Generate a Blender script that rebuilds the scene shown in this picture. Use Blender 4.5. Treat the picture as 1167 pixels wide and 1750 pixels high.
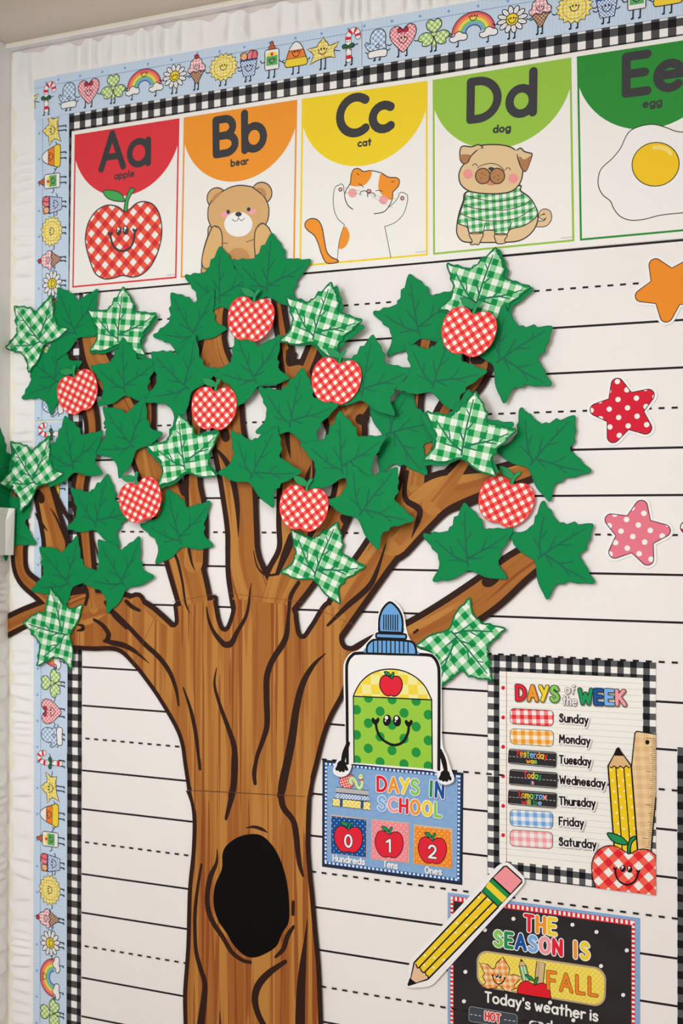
import bpy, bmesh, math, random
from mathutils import Vector, Matrix
from mathutils.geometry import tessellate_polygon
random.seed(7)
for o in list(bpy.data.objects): bpy.data.objects.remove(o)
SC = bpy.context.scene; COL = SC.collection
pi = math.pi
# ------------------------------------------------------------------ camera
FOC, YAW, PIT, ROL = 1.98052, 0.39562, 0.0070927, -0.0015086
DIST, ZO = 1.65953, 1.60                    # metres from the wall; height of the sheet origin
CAM = Vector((0.1105*DIST, -DIST, 0.032989*DIST+ZO))
RC = Matrix.Rotation(YAW,3,'Z') @ Matrix.Rotation(PIT,3,'X') @ Matrix.Rotation(ROL,3,'Y')
cd = bpy.data.cameras.new('camera'); cam = bpy.data.objects.new('camera', cd); COL.objects.link(cam)
cd.sensor_fit = 'VERTICAL'; cd.sensor_height = 36; cd.sensor_width = 24; cd.lens = FOC*1000/1750*36
cd.clip_start = 0.05
cd.dof.use_dof = True; cd.dof.focus_distance = 1.72; cd.dof.aperture_fstop = 5.0
M3 = Matrix((RC.col[0], RC.col[2], -RC.col[1])).transposed()
cam.matrix_world = Matrix.Translation(CAM) @ M3.to_4x4()
SC.camera = cam
# ------------------------------------------------------------------ world, lights, exposure
SC.view_settings.view_transform = 'Standard'; SC.view_settings.look = 'None'
SC.view_settings.gamma = 1; SC.view_settings.use_curve_mapping = False
SC.view_settings.exposure = -0.10
wd = bpy.data.worlds.new('world'); SC.world = wd; wd.use_nodes = True
bg = wd.node_tree.nodes['Background']; bg.inputs[0].default_value = (1.0,.985,.98,1); bg.inputs[1].default_value = 0.43
def area(name, loc, aim, size, power, col):
    l = bpy.data.lights.new(name,'AREA'); l.shape='RECTANGLE'; l.size,l.size_y = size; l.energy=power; l.color=col
    o = bpy.data.objects.new(name,l); COL.objects.link(o); o.location=loc
    o.rotation_euler = (Vector(aim)-Vector(loc)).to_track_quat('-Z','Y').to_euler(); return o
area('ceiling_panel_light', (-0.45,-1.5,2.47), (-0.45,-1.45,0), (1.2,.6), 15, (1,.985,.97))
area('ceiling_panel_light', (1.1,-1.9,2.47), (1.1,-1.85,0), (1.2,.6), 6.5, (1,.89,.76))
area('window_light', (-0.98,-2.2,2.05), (-0.3,0,1.95), (.9,.8), 26, (.91,.955,1))
area('room_light', (1.9,-3.0,2.2), (0.2,0,1.9), (1.2,.8), 8, (1,.86,.72))
# ------------------------------------------------------------------ materials
def lin(c): c/=255; return c/12.92 if c<=.04045 else ((c+.055)/1.055)**2.4
KA = 1.12
def rgb(c): return tuple(min(.9,lin(v)*KA) for v in c)+(1,)
_mats = {}
def newmat(name, rough=.6, spec=.07):
    m = bpy.data.materials.new(name); m.use_nodes=True; nt=m.node_tree; b=nt.nodes['Principled BSDF']
    b.inputs['Roughness'].default_value=rough; b.inputs['Specular IOR Level'].default_value=spec
    return m, nt, b
def C(*c, rough=.55):
    k=(c,rough)
    if k not in _mats:
        m,nt,b=newmat('paint_%02x%02x%02x'%c, rough)
        n=nt.nodes.new('ShaderNodeTexNoise'); n.inputs['Scale'].default_value=900; n.inputs['Detail'].default_value=2
        x=nt.nodes.new('ShaderNodeMix'); x.data_type='RGBA'
        a=rgb(c); x.inputs['A'].default_value=tuple(v*.97 for v in a[:3])+(1,); x.inputs['B'].default_value=tuple(min(.92,v*1.03) for v in a[:3])+(1,)
        nt.links.new(n.outputs['Fac'],x.inputs['Factor']); nt.links.new(x.outputs['Result'],b.inputs['Base Color'])
        _mats[k]=m
    return _mats[k]
class N:
    """tiny node helper"""
    def __init__(s,nt): s.nt=nt
    def math(s,op,a,b=None,c=None):
        n=s.nt.nodes.new('ShaderNodeMath'); n.operation=op
        for i,v in enumerate((a,b,c)):
            if v is None: continue
            if isinstance(v,(int,float)): n.inputs[i].default_value=v
            else: s.nt.links.new(v,n.inputs[i])
        return n.outputs[0]
    def mix(s,f,a,b):
        n=s.nt.nodes.new('ShaderNodeMix'); n.data_type='RGBA'
        for k,v in (('Factor',f),('A',a),('B',b)):
            if isinstance(v,(int,float,tuple)): n.inputs[k].default_value=v
            else: s.nt.links.new(v,n.inputs[k])
        return n.outputs['Result']
    def uv(s,scale,ang=0,off=(0,0)):
        t=s.nt.nodes.new('ShaderNodeUVMap'); t.uv_map='uv'
        sp=s.nt.nodes.new('ShaderNodeSeparateXYZ'); s.nt.links.new(t.outputs[0],sp.inputs[0])
        x,y=sp.outputs[0],sp.outputs[1]
        ca,sa=math.cos(ang),math.sin(ang)
        u=s.math('ADD',s.math('MULTIPLY',x,ca/scale),s.math('MULTIPLY',y,sa/scale))
        v=s.math('ADD',s.math('MULTIPLY',x,-sa/scale),s.math('MULTIPLY',y,ca/scale))
        return s.math('ADD',u,off[0]), s.math('ADD',v,off[1])
def gingham(name, dark, mid, light, period, deg=0, off=(.25,.25)):
    if name in _mats: return _mats[name]
    m,nt,b=newmat(name); n=N(nt); u,v=n.uv(period,math.radians(deg),off)
    a=n.math('LESS_THAN',n.math('FRACT',u),.5); c=n.math('LESS_THAN',n.math('FRACT',v),.5)
    x=n.mix(n.math('MAXIMUM',a,c),rgb(dark),rgb(mid)); x=n.mix(n.math('MULTIPLY',a,c),x,rgb(light))
    nt.links.new(x,b.inputs['Base Color']); _mats[name]=m; return m
def polka(name, base, dot, period, r, deg=0, off=(0,0)):
    if name in _mats: return _mats[name]
    m,nt,b=newmat(name); n=N(nt); u,v=n.uv(period,math.radians(deg),off)
    def lat(o):
        a=n.math('SUBTRACT',n.math('FRACT',n.math('ADD',u,o)),.5); c=n.math('SUBTRACT',n.math('FRACT',n.math('ADD',v,o)),.5)
        return n.math('LESS_THAN',n.math('ADD',n.math('MULTIPLY',a,a),n.math('MULTIPLY',c,c)),r*r)
    x=n.mix(n.math('MAXIMUM',lat(0),lat(.5)),rgb(base),rgb(dot))
    nt.links.new(x,b.inputs['Base Color']); _mats[name]=m; return m
def wood(name, cols, sx, sy, detail=3, stops=(.3,.46,.56,.7)):
    if name in _mats: return _mats[name]
    m,nt,b=newmat(name,.6); n=N(nt); u,v=n.uv(1)
    cb=nt.nodes.new('ShaderNodeCombineXYZ'); nt.links.new(n.math('MULTIPLY',u,sx),cb.inputs[0]); nt.links.new(n.math('MULTIPLY',v,sy),cb.inputs[1])
    t=nt.nodes.new('ShaderNodeTexNoise'); t.inputs['Scale'].default_value=1; t.inputs['Detail'].default_value=detail; t.inputs['Roughness'].default_value=.45
    nt.links.new(cb.outputs[0],t.inputs['Vector'])
    r=nt.nodes.new('ShaderNodeValToRGB'); e=r.color_ramp.elements
    while len(e)<len(cols): e.new(.5)
    for i,(c,p) in enumerate(zip(cols,stops)): e[i].position=p; e[i].color=rgb(c)
    r.color_ramp.interpolation='LINEAR'
    nt.links.new(t.outputs['Fac'],r.inputs[0]); nt.links.new(r.outputs[0],b.inputs['Base Color']); _mats[name]=m; return m
def bark(name):
    m,nt,b=newmat(name,.62); n=N(nt); u,v=n.uv(1)
    def tex(sx,sy,det,off,rough=.4):
        cb=nt.nodes.new('ShaderNodeCombineXYZ'); nt.links.new(n.math('MULTIPLY',u,sx),cb.inputs[0]); nt.links.new(n.math('MULTIPLY',v,sy),cb.inputs[1]); cb.inputs[2].default_value=off
        t=nt.nodes.new('ShaderNodeTexNoise'); t.inputs['Scale'].default_value=1; t.inputs['Detail'].default_value=det; t.inputs['Roughness'].default_value=rough
        nt.links.new(cb.outputs[0],t.inputs['Vector']); return t.outputs['Fac']
    def band(x,a,c):
        r=nt.nodes.new('ShaderNodeMapRange'); r.inputs[1].default_value=a; r.inputs[2].default_value=c; nt.links.new(x,r.inputs[0]); return r.outputs[0]
    base=n.mix(band(tex(40,1.3,2,0),.44,.53),rgb((158,101,48)),rgb((178,124,62)))
    base=n.mix(n.math('MULTIPLY',band(tex(70,1.7,2,7),.525,.55),.54),base,rgb((144,80,38)))
    base=n.mix(n.math('MULTIPLY',band(tex(130,2.0,1.5,3),.60,.615),.75),base,rgb((128,62,30)))
    nt.links.new(base,b.inputs['Base Color']); return m
def cloudy(name, a, c, scale, rough=.8):
    if name in _mats: return _mats[name]
    m,nt,b=newmat(name,rough); n=N(nt)
    g=nt.nodes.new('ShaderNodeNewGeometry')
    t=nt.nodes.new('ShaderNodeTexNoise'); t.inputs['Scale'].default_value=scale; t.inputs['Detail'].default_value=4
    nt.links.new(g.outputs['Position'],t.inputs['Vector'])
    nt.links.new(n.mix(t.outputs['Fac'],rgb(a),rgb(c)),b.inputs['Base Color'])
    _mats[name]=m; return m
WHITE=C(240,237,233); PAPER=cloudy('bulletin_paper',(227,223,221),(235,231,229),9); BLK=C(26,24,25); INK=C(62,62,65); DK=C(38,44,56)
RED=C(216,40,58); GRN=C(38,140,80); DGRN=C(30,104,74); YEL=C(240,204,52); ORG=C(240,148,50); BLU=C(120,172,226); NAVY=C(28,82,150); PNK=C(240,152,158); LIME=C(128,196,92)
# ------------------------------------------------------------------ picture plane helpers
def W(px,py,d=0.0):
    """a point of the wall (its X and height), d metres in front of it, along a camera ray"""
    v = RC @ Vector(((px-583.5)/1000/FOC, 1, -(py-875)/1000/FOC)); t=(DIST-d)/v.y
    return (CAM.x+v.x*t, CAM.z+v.z*t)
class Crop:
    def __init__(s,x0,y0,k,d=0.0): s.x0,s.y0,s.k,s.d=x0,y0,k,d
    def p(s,x,y): return W(s.x0+x/s.k, s.y0+y/s.k, s.d)
    def l(s,pts): return [s.p(*q) for q in pts]
    def u(s,x,y): a=s.p(x,y-2); b=s.p(x,y+2); return math.hypot(a[0]-b[0],a[1]-b[1])/4
    def ell(s,cx,cy,rx,ry,rot=0,n=28):
        c,t=math.cos(math.radians(rot)),math.sin(math.radians(rot)); o=[]
        for i in range(n):
            a=2*pi*i/n; x,y=rx*math.cos(a),ry*math.sin(a); o.append(s.p(cx+x*c-y*t,cy+x*t+y*c))
        return o
PX = Crop(0,0,1)
def sm(pts, closed=False, n=6):
    """Catmull-Rom through the points"""
    m=len(pts); out=[]
    for i in range(m if closed else m-1):
        if closed: a,b,c,d=[pts[(i+k)%m] for k in (-1,0,1,2)]
        else: a,b,c,d=[pts[min(max(i+k,0),m-1)] for k in (-1,0,1,2)]
        for j in range(n):
            t=j/n; q=[]
            for k in (0,1):
                q.append(.5*(2*b[k]+(c[k]-a[k])*t+(2*a[k]-5*b[k]+4*c[k]-d[k])*t*t+(3*b[k]-a[k]-3*c[k]+d[k])*t**3))
            out.append(tuple(q))
    if not closed: out.append(pts[-1])
    return out
def sarea(p): return .5*sum(p[i-1][0]*p[i][1]-p[i][0]*p[i-1][1] for i in range(len(p)))
def grow(pts,d):
    """offset a closed outline outwards by d"""
    if sarea(pts)<0: pts=pts[::-1]
    m=len(pts); o=[]
    for i in range(m):
        a,b,c=pts[i-1],pts[i],pts[(i+1)%m]
        t=Vector((c[0]-a[0],c[1]-a[1])); 
        if t.length<1e-9: o.append(b); continue
        t.normalize(); o.append((b[0]+t.y*d,b[1]-t.x*d))
    return o
STEP=3e-6
def roundish(p):
    p=p[:-1]; n=len(p)
    return all(Vector((p[i][0]-p[i-1][0],p[i][1]-p[i-1][1])).angle(Vector((p[(i+1)%n][0]-p[i][0],p[(i+1)%n][1]-p[i][1])),0)<.75 for i in range(n))
class G:
    """collects flat shapes, each a hair in front of the one before"""
    def __init__(s,d,org=(0,0)): s.d=d; s.o=org; s.v=[]; s.f=[]; s.mi=[]; s.uvs=[]; s.m=[]
    def mat(s,m):
        if m not in s.m: s.m.append(m)
        return s.m.index(m)
    def face(s,idx,m,uv=None):
        s.f.append(idx); s.mi.append(s.mat(m)); s.uvs.append(uv or [(s.v[i][0],s.v[i][2]) for i in idx])
    def vert(s,x,z,d): s.v.append((x-s.o[0],-d,z-s.o[1])); return len(s.v)-1
    def poly(s,pts,m,holes=()):
        loops=[list(pts)]+[list(h) for h in holes]
        tri=tessellate_polygon([[Vector((x,z,0)) for x,z in l] for l in loops])
        flat=[q for l in loops for q in l]; b=[s.vert(x,z,s.d) for x,z in flat]
        for t in tri:
            a=[flat[i] for i in t]
            ar=sarea(a)
            if abs(ar)<1e-14: continue
            s.face([b[i] for i in (t if ar>0 else t[::-1])],m)
        s.d+=STEP
    def slab(s,pts,m,th,side=None):
        """a cut-out with thickness"""
        if sarea(pts)<0: pts=pts[::-1]
        d0=s.d; s.d+=th; s.poly(pts,m)
        a=[s.vert(x,z,d0) for x,z in pts]; b=[s.vert(x,z,d0+th) for x,z in pts]
        for i in range(len(pts)):
            j=(i+1)%len(pts); s.face([a[i],a[j],b[j],b[i]],side or m)
        s.d=d0+th+STEP*2
    def disc(s,c,r,m,n=16,ry=None): s.poly([(c[0]+r*math.cos(2*pi*i/n),c[1]+(ry or r)*math.sin(2*pi*i/n)) for i in range(n)],m)
    def stroke(s,pts,w,m,smooth=True,closed=False,ends=None,caps=True,uvlen=False,thick=0,n=6):
        """a ribbon; w is one width or one per given point"""
        if len(pts)>8 and not closed and math.hypot(pts[0][0]-pts[-1][0],pts[0][1]-pts[-1][1])<1e-7 and roundish(pts): closed=True; pts=pts[:-1]; w=list(w)[:-1] if isinstance(w,(list,tuple)) else w
        k=len(pts); ws=list(w) if isinstance(w,(list,tuple)) else [w]*k
        if smooth and k>2:
            q=sm([(p[0],p[1]) for p in pts],closed,n); wq=sm([(x,0) for x in ws],closed,n); pts=q; ws=[max(1e-5,x[0]) for x in wq]
        if closed: pts=pts+[pts[0]]; ws=ws+[ws[0]]
        pieces=[[0]]
        for i in range(1,len(pts)):
            if i>=2 and not closed:
                a=Vector((pts[i-1][0]-pts[i-2][0],pts[i-1][1]-pts[i-2][1])); b=Vector((pts[i][0]-pts[i-1][0],pts[i][1]-pts[i-1][1]))
                if a.length>1e-9 and b.length>1e-9 and a.angle(b)>.6: pieces.append([i-1])
            pieces[-1].append(i)
        for pc in pieces:
            P=[pts[i] for i in pc]; R=[ws[i]/2 for i in pc]; L=[];Rr=[];acc=0;us=[]
            for i in range(len(P)):
                if closed and len(pieces)==1 and i in (0,len(P)-1): a,b=P[-2],P[1]
                else: a,b=P[max(i-1,0)],P[min(i+1,len(P)-1)]
                t=Vector((b[0]-a[0],b[1]-a[1])); t=t.normalized() if t.length>1e-9 else Vector((1,0))
                if i: acc+=math.hypot(P[i][0]-P[i-1][0],P[i][1]-P[i-1][1])
                us.append(acc); L.append((P[i][0]-t.y*R[i],P[i][1]+t.x*R[i])); Rr.append((P[i][0]+t.y*R[i],P[i][1]-t.x*R[i]))
            li=[s.vert(x,z,s.d) for x,z in L]; ri=[s.vert(x,z,s.d) for x,z in Rr]
            for i in range(len(P)-1):
                uv=[(-R[i],us[i]),(R[i],us[i]),(R[i+1],us[i+1]),(-R[i+1],us[i+1])] if uvlen else None
                s.face([li[i],ri[i],ri[i+1],li[i+1]],m,uv)
            if caps and not closed:
                for e,(i,j) in enumerate(((0,1),(len(P)-1,len(P)-2))):
                    a=math.atan2(P[i][1]-P[j][1],P[i][0]-P[j][0]) if P[i]!=P[j] else 0
                    c=s.vert(P[i][0],P[i][1],s.d); fan=[s.vert(P[i][0]+R[i]*math.cos(a-pi/2+pi*q/8),P[i][1]+R[i]*math.sin(a-pi/2+pi*q/8),s.d) for q in range(9)]
                    for q in range(8):
                        uv=[(0,us[i])]*3 if uvlen else None
                        s.face([c,fan[q],fan[q+1]],m,uv)
            s.d+=STEP
    def shape(s,pts,m,ow=0,om=None,smooth=True):
        """filled outline with a printed contour"""
        p=sm(pts,True) if smooth else list(pts)
        s.poly(p,m)
        if ow: s.stroke(p,ow*1.38,om or BLK,smooth=False,closed=True)
    def ellipse(s,crop,cx,cy,rx,ry,m,ow=0,om=None,rot=0):
        p=crop.ell(cx,cy,rx,ry,rot); s.poly(p,m)
        if ow: s.stroke(p,ow*1.38,om or BLK,smooth=False,closed=True)
    def build(s,name,parent=None,clip=(),grid=0,disp=None,bend=None):
        me=bpy.data.meshes.new(name); me.from_pydata(s.v,[],s.f)
        for m in s.m: me.materials.append(m)
        me.polygons.foreach_set('material_index',s.mi)
        ul=me.uv_layers.new(name='uv'); k=0
        for u in s.uvs:
            for q in u: ul.data[k].uv=q; k+=1
        if clip or grid:
            bm=bmesh.new(); bm.from_mesh(me)
            for co,no in clip: bmesh.ops.bisect_plane(bm,geom=bm.verts[:]+bm.edges[:]+bm.faces[:],plane_co=co,plane_no=no,clear_outer=True)
            if grid:
                xs=[v.co.x for v in bm.verts]; zs=[v.co.z for v in bm.verts]
                for a0,a1,no in ((min(xs),max(xs),(1,0,0)),(min(zs),max(zs),(0,0,1))):
                    c=math.ceil(a0/grid)*grid
                    while c<a1:
                        bmesh.ops.bisect_plane(bm,geom=bm.verts[:]+bm.edges[:]+bm.faces[:],plane_co=(c*no[0],0,c*no[2]),plane_no=no); c+=grid
            bm.to_mesh(me); bm.free()
        if disp:
            for v in me.vertices: v.co.y-=disp(v.co.x,v.co.z)
        o=bpy.data.objects.new(name,me); COL.objects.link(o)
        if parent: o.parent=parent
        else: o.location=(s.o[0],0,s.o[1])
        return o
def tag(o,label,cat,group=None):
    o['label']=label; o['category']=cat
    if group: o['group']=group
    return o
class Thing:
    """an Empty on the wall that parents its parts; parts stack outwards"""
    def __init__(s,name,org,label,cat,group=None,d=0.0):
        s.root=bpy.data.objects.new(name,None); COL.objects.link(s.root); s.root.empty_display_size=.02
        s.root.location=(org[0],0,org[1]); s.o=org; s.d=d; tag(s.root,label,cat,group)
    def g(s): return G(s.d,s.o)
    def put(s,g,name,label=None,parent=None,**k):
        o=g.build(name,parent or s.root,**k); s.d=g.d+STEP*2
        if label: o['label']=label
        return o
# ------------------------------------------------------------------ rounded stroke lettering
def A(cx,cy,rx,ry,a0,a1,n=14): return [(cx+rx*math.cos(math.radians(a0+(a1-a0)*i/n)),cy+ry*math.sin(math.radians(a0+(a1-a0)*i/n))) for i in range(n+1)]
XH=.66
def ring(cx=.29): return A(cx,XH/2,.29,XH/2,0,360,22)
FONT={
'A':(.7,[[(0,0),(.35,1),(.7,0)],[(.13,.33),(.57,.33)]]),
'B':(.6,[[(0,0),(0,1),(.28,1)]+A(.28,.76,.25,.24,90,-90)+[(.0,.52)],[(.28,.52)]+A(.3,.26,.3,.26,90,-90)+[(0,0)]]),
'C':(.66,[A(.45,.5,.45,.5,52,308,22)]),
'D':(.68,[[(0,0),(0,1),(.18,1)]+A(.18,.5,.5,.5,90,-90,18)+[(0,0)]]),
'E':(.5,[[(.5,1),(0,1),(0,0),(.5,0)],[(0,.52),(.44,.52)]]),
'F':(.48,[[(.48,1),(0,1),(0,0)],[(0,.52),(.4,.52)]]),
'H':(.58,[[(0,0),(0,1)],[(.58,0),(.58,1)],[(0,.5),(.58,.5)]]),
'I':(.04,[[(.02,0),(.02,1)]]),
'K':(.55,[[(0,0),(0,1)],[(.5,1),(.02,.45)],[(.15,.58),(.55,0)]]),
'L':(.46,[[(0,1),(0,0),(.46,0)]]),
'M':(.74,[[(0,0),(.06,1),(.37,.35),(.68,1),(.74,0)]]),
'N':(.58,[[(0,0),(0,1),(.58,0),(.58,1)]]),
'O':(.7,[A(.35,.5,.35,.5,0,360,26)]),
'S':(.54,[sm([(.5,.84),(.38,.98),(.18,.98),(.05,.84),(.07,.66),(.27,.53),(.46,.42),(.53,.26),(.46,.08),(.28,.0),(.12,.03),(0,.16)])]),
'T':(.6,[[(0,1),(.6,1)],[(.3,1),(.3,0)]]),
'W':(.86,[[(0,1),(.2,0),(.43,.7),(.66,0),(.86,1)]]),
'Y':(.6,[[(0,1),(.3,.5)],[(.6,1),(.16,0)]]),
'a':(.58,[ring(),[(.58,XH),(.58,0)]]),
'b':(.58,[[(0,1.06),(0,0)],ring()]),
'c':(.48,[A(.31,XH/2,.31,XH/2,52,308)]),
'd':(.58,[ring(),[(.58,1.06),(.58,0)]]),
'e':(.58,[[(.02,.36),(.57,.36)]+A(.29,XH/2,.29,XH/2,8,312,18)]),
'f':(.36,[A(.32,.82,.18,.2,70,180,8)+[(.14,0)],[(0,.6),(.34,.6)]]),
'g':(.58,[ring(),[(.58,XH),(.58,-.08)]+A(.3,-.08,.28,.22,0,-150,9)]),
'h':(.5,[[(0,1.04),(0,0)],[(0,.3)]+A(.25,.38,.25,.28,175,0,9)+[(.5,0)]]),
'i':(.04,[[(.02,XH),(.02,0)],[(.02,.92),(.02,.93)]]),
'l':(.04,[[(.02,1.06),(.02,0)]]),
'm':(.8,[[(0,XH),(0,0)],[(0,.38)]+A(.2,.42,.2,.24,175,0,8)+[(.4,0)],[(.4,.38)]+A(.6,.42,.2,.24,175,0,8)+[(.8,0)]]),
'n':(.48,[[(0,XH),(0,0)],[(0,.36)]+A(.24,.4,.24,.26,175,0,9)+[(.48,0)]]),
'o':(.6,[A(.3,XH/2,.3,XH/2,0,360,22)]),
'p':(.58,[[(0,XH),(0,-.34)],ring()]),
'r':(.34,[[(0,XH),(0,0)],[(0,.34)]+A(.26,.36,.26,.28,170,62,6)]),
's':(.42,[sm([(.4,.55),(.28,.65),(.12,.65),(.02,.54),(.08,.4),(.22,.33),(.37,.26),(.42,.14),(.33,.02),(.18,0),(.0,.08)])]),
't':(.4,[[(.18,.98),(.18,0)],[(0,XH),(.38,XH)]]),
'u':(.5,[[(0,XH),(0,.26)]+A(.25,.26,.25,.26,180,360,9)+[(.5,.3)],[(.5,XH),(.5,0)]]),
'w':(.72,[[(0,XH),(.18,0),(.36,.5),(.54,0),(.72,XH)]]),
'y':(.5,[[(0,XH),(.26,.06)],[(.5,XH),(.12,-.34)]]),
"'":(.04,[[(.02,1),(.0,.8)]]),
'0':(.56,[A(.28,.5,.28,.5,0,360,26)]),
'1':(.3,[[(0,.8),(.25,1),(.25,0)]]),
'2':(.56,[A(.28,.7,.27,.3,165,-15,12)+[(.4,.4),(0,0),(.56,0)]]),
}
def text(g,txt,a,b,h,w,mats,under=(),gap=.26,space=.34,drop=None):
    """write txt from point a to point b (both on the base line); h = capital height, w = stroke width (metres)"""
    adv=[];x=0
    for i,ch in enumerate(txt):
        if ch==' ': x+=space; adv.append(x); continue
        adv.append(x); x+=FONT[ch][0]+gap
    tot=x-gap; dx,dz=b[0]-a[0],b[1]-a[1]; L=math.hypot(dx,dz); ex,ez=dx/L,dz/L; sx=L/tot
    def mp(p,o,off=(0,0)):
        X=(o+p[0])*sx; Y=p[1]*h
        return (a[0]+ex*X-ez*Y+off[0], a[1]+ez*X+ex*Y+off[1])
    passes=[(ww,mm,off) for ww,mm,off in under]+[(w,None,(0,0))]
    for ww,mm,off in passes:
        k=0
        for i,ch in enumerate(txt):
            if ch==' ': continue
            m=mm or (mats[k%len(mats)] if isinstance(mats,(list,tuple)) else mats); k+=1
            for st in FONT[ch][1]:
                q=[mp(p,adv[i],off) for p in st]
                g.stroke(q,ww,m,smooth=False)
# ================================================================== the room
XC=-1.143                                   # the corner with the side wall
def struct(name,bm,m):
    me=bpy.data.meshes.new(name); bm.to_mesh(me); bm.free(); me.materials.append(m)
    o=bpy.data.objects.new(name,me); COL.objects.link(o); o['kind']='structure'; return o
def box(x0,x1,y0,y1,z0,z1):
    bm=bmesh.new(); bmesh.ops.create_cube(bm,size=1)
    for v in bm.verts: v.co=((x0+x1)/2+v.co.x*(x1-x0),(y0+y1)/2+v.co.y*(y1-y0),(z0+z1)/2+v.co.z*(z1-z0))
    return bm
wallm=cloudy('wall_paint',(238,231,214),(232,224,206),5,.85); ceilm=cloudy('ceiling_paint',(214,206,194),(206,198,186),3,.85)
floorm=wood('floor_wood',[(120,86,58),(150,112,78),(165,126,90)],9,1.2,3,(.3,.5,.7))
ZC=.8895+ZO
struct('wall_back',box(XC-.1,2.6,0,.1,0,ZC+.3),wallm)
struct('wall_left',box(XC-.1,XC,-3.6,-.0,0,ZC),cloudy('wall_paint_lightened',(250,246,236),(246,241,230),5,.85))  # wall paint lightened here to make up for the weak light on this side
struct('floor',box(XC-.1,2.6,-4.4,.1,-.1,0),floorm)
def profile(name,pts,x0,x1,m,smooth=True):
    bm=bmesh.new(); a=[bm.verts.new((x0,y,z)) for y,z in pts]; b=[bm.verts.new((x1,y,z)) for y,z in pts]
    for i in range(len(pts)-1):
        f=bm.faces.new((a[i],b[i],b[i+1],a[i+1])); f.smooth=smooth
    return struct(name,bm,m)
cv=sm([(0,ZC),(-.02,ZC+.0005),(-.04,ZC+.003),(-.06,ZC+.009),(-.085,ZC+.018),(-.115,ZC+.0245),(-.16,ZC+.0285),(-.25,ZC+.030),(-.5,ZC+.0302),(-2.4,ZC+.0302)])
cv=cv+[(-2.4,ZC+.06),(.1,ZC+.06)]
profile('ceiling',cv,XC-.1,2.6,ceilm)
struct('trim_1',box(XC,2.6,-.015,0,.8825+ZO,ZC+.004),C(226,220,206,rough=.4))
struct('trim_3',box(XC,2.6,-.018,-.002,.8808+ZO,.8826+ZO),C(250,250,236,rough=.3))  # pale bar standing in for the highlight along the rail's lower edge
struct('trim_2',box(XC,2.6,-.0004,0,.866+ZO,.8808+ZO),C(216,206,202,rough=.6))
# ================================================================== ruled bulletin paper
S_,A_,Z0=.0553033,.0657935,.443111+ZO
t=Thing('bulletin_board_paper',(-.99,.65),'white bulletin board paper printed with black handwriting lines, behind the paper tree','paper',d=.0002)
g=t.g(); g.slab([(-1.005,.62),(.6,.62),(.6,.78+ZO),(-1.005,.78+ZO)],PAPER,.0004); t.put(g,'paper_sheet')
g=t.g(); g2=t.g(); g2.d+=.00001
for r in range(-1,9):
    zt=Z0-r*(2*S_+A_)
    for z in (zt,zt-2*S_): g.poly([(-.989,z-.0016),(.6,z-.0016),(.6,z+.0016),(-.989,z+.0016)],C(36,32,34))
    z=zt-S_; x=-.9815
    while x<.6:
        g2.poly([(x,z-.0014),(x+.0082,z-.0014),(x+.0082,z+.0014),(x,z+.0014)],C(36,32,34)); x+=.0176
t.put(g,'ruled_lines'); t.put(g2,'dashed_lines')
# ================================================================== gathered fabric along the edge
cloth,nt_,b_=newmat('ruffle_cloth',.9,.1); b_.inputs['Base Color'].default_value=rgb((238,236,230)); b_.inputs['Sheen Weight'].default_value=.1
def ruffle(name,L,Wd,seed,label,place,amp=.004,flat=None,per=.030):
    """pleated strip: runs along u, folds across v; place(u,v,h) gives the world point"""
    R=random.Random(seed); bm=bmesh.new(); nu=int(L/.0022); nv=14
    ph=[0]
    for i in range(nu): ph.append(ph[-1]+.0022*2*pi/(per+.4*per*math.sin(i*.031+seed)+.28*per*math.sin(i*.113+2*seed)))
    rows=[]
    for i in range(nu+1):
        u=i*.0022; row=[]
        for j in range(nv+1):
            v=j/nv; skew=.7*math.sin(u*23+seed)+1.1*math.sin(u*61+seed*3)
            p=ph[i]+skew*v
            tt=(p/(2*pi))%1; tt=tt/.86 if tt<.86 else (1-tt)/.14; h=amp*(.85+.35*math.sin(u*41+seed))*tt*tt*(3-2*tt)*(.35+.65*math.sin(pi*min(1,v*.9+.12)))
            e=.0035*math.sin(ph[i]*.5+1)+.002*math.sin(u*170)
            if flat: h*=flat(u,v*Wd)
            vv=v*Wd+(e if j==nv else (e*.6 if j==nv-1 else 0))
            row.append(bm.verts.new(place(u,vv,.0006+h)))
        rows.append(row)
    for i in range(nu):
        for j in range(nv):
            f=bm.faces.new((rows[i][j],rows[i+1][j],rows[i+1][j+1],rows[i][j+1])); f.smooth=True
    bmesh.ops.recalc_face_normals(bm,faces=bm.faces)
    me=bpy.data.meshes.new(name); bm.to_mesh(me); bm.free(); me.materials.append(cloth)
    o=bpy.data.objects.new(name,me); COL.objects.link(o); tag(o,label,'fabric trim','gathered white fabric trim'); return o
ss=lambda a,b,x:(lambda t:t*t*(3-2*t))(min(1,max(0,(x-a)/(b-a))))
ruffle('ruffle_trim',1.72,.078,1.3,'white gathered ruffle running along the top under the ceiling rail',lambda u,v,h:(XC+.004+u,-.0005-h,.796+ZO+v),amp=.0120,per=.036,flat=lambda u,v:max(.06+.94*ss(.030,.044,v),(.06+.64*ss(.0,.01,v))*(1-ss(.044,.050,u))))
ruffle('ruffle_trim',1.70,.046,2.1,'white gathered ruffle running down beside the blue border, right of the corner',lambda u,v,h:(-1.088-v,-.0008-h,.797+ZO-u),amp=.0026,flat=lambda u,v:(.1+.9*ss(.003,.014,v))*(1.9-.9*ss(.38,.46,u)))
rs=ruffle('ruffle_trim',.80,.050,4.2,'cream gathered ruffle on the side wall at the lower left, left of the corner',lambda u,v,h:(XC+.001+h,-.062+v*1.0,-.018+ZO-u),amp=.0035)
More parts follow.
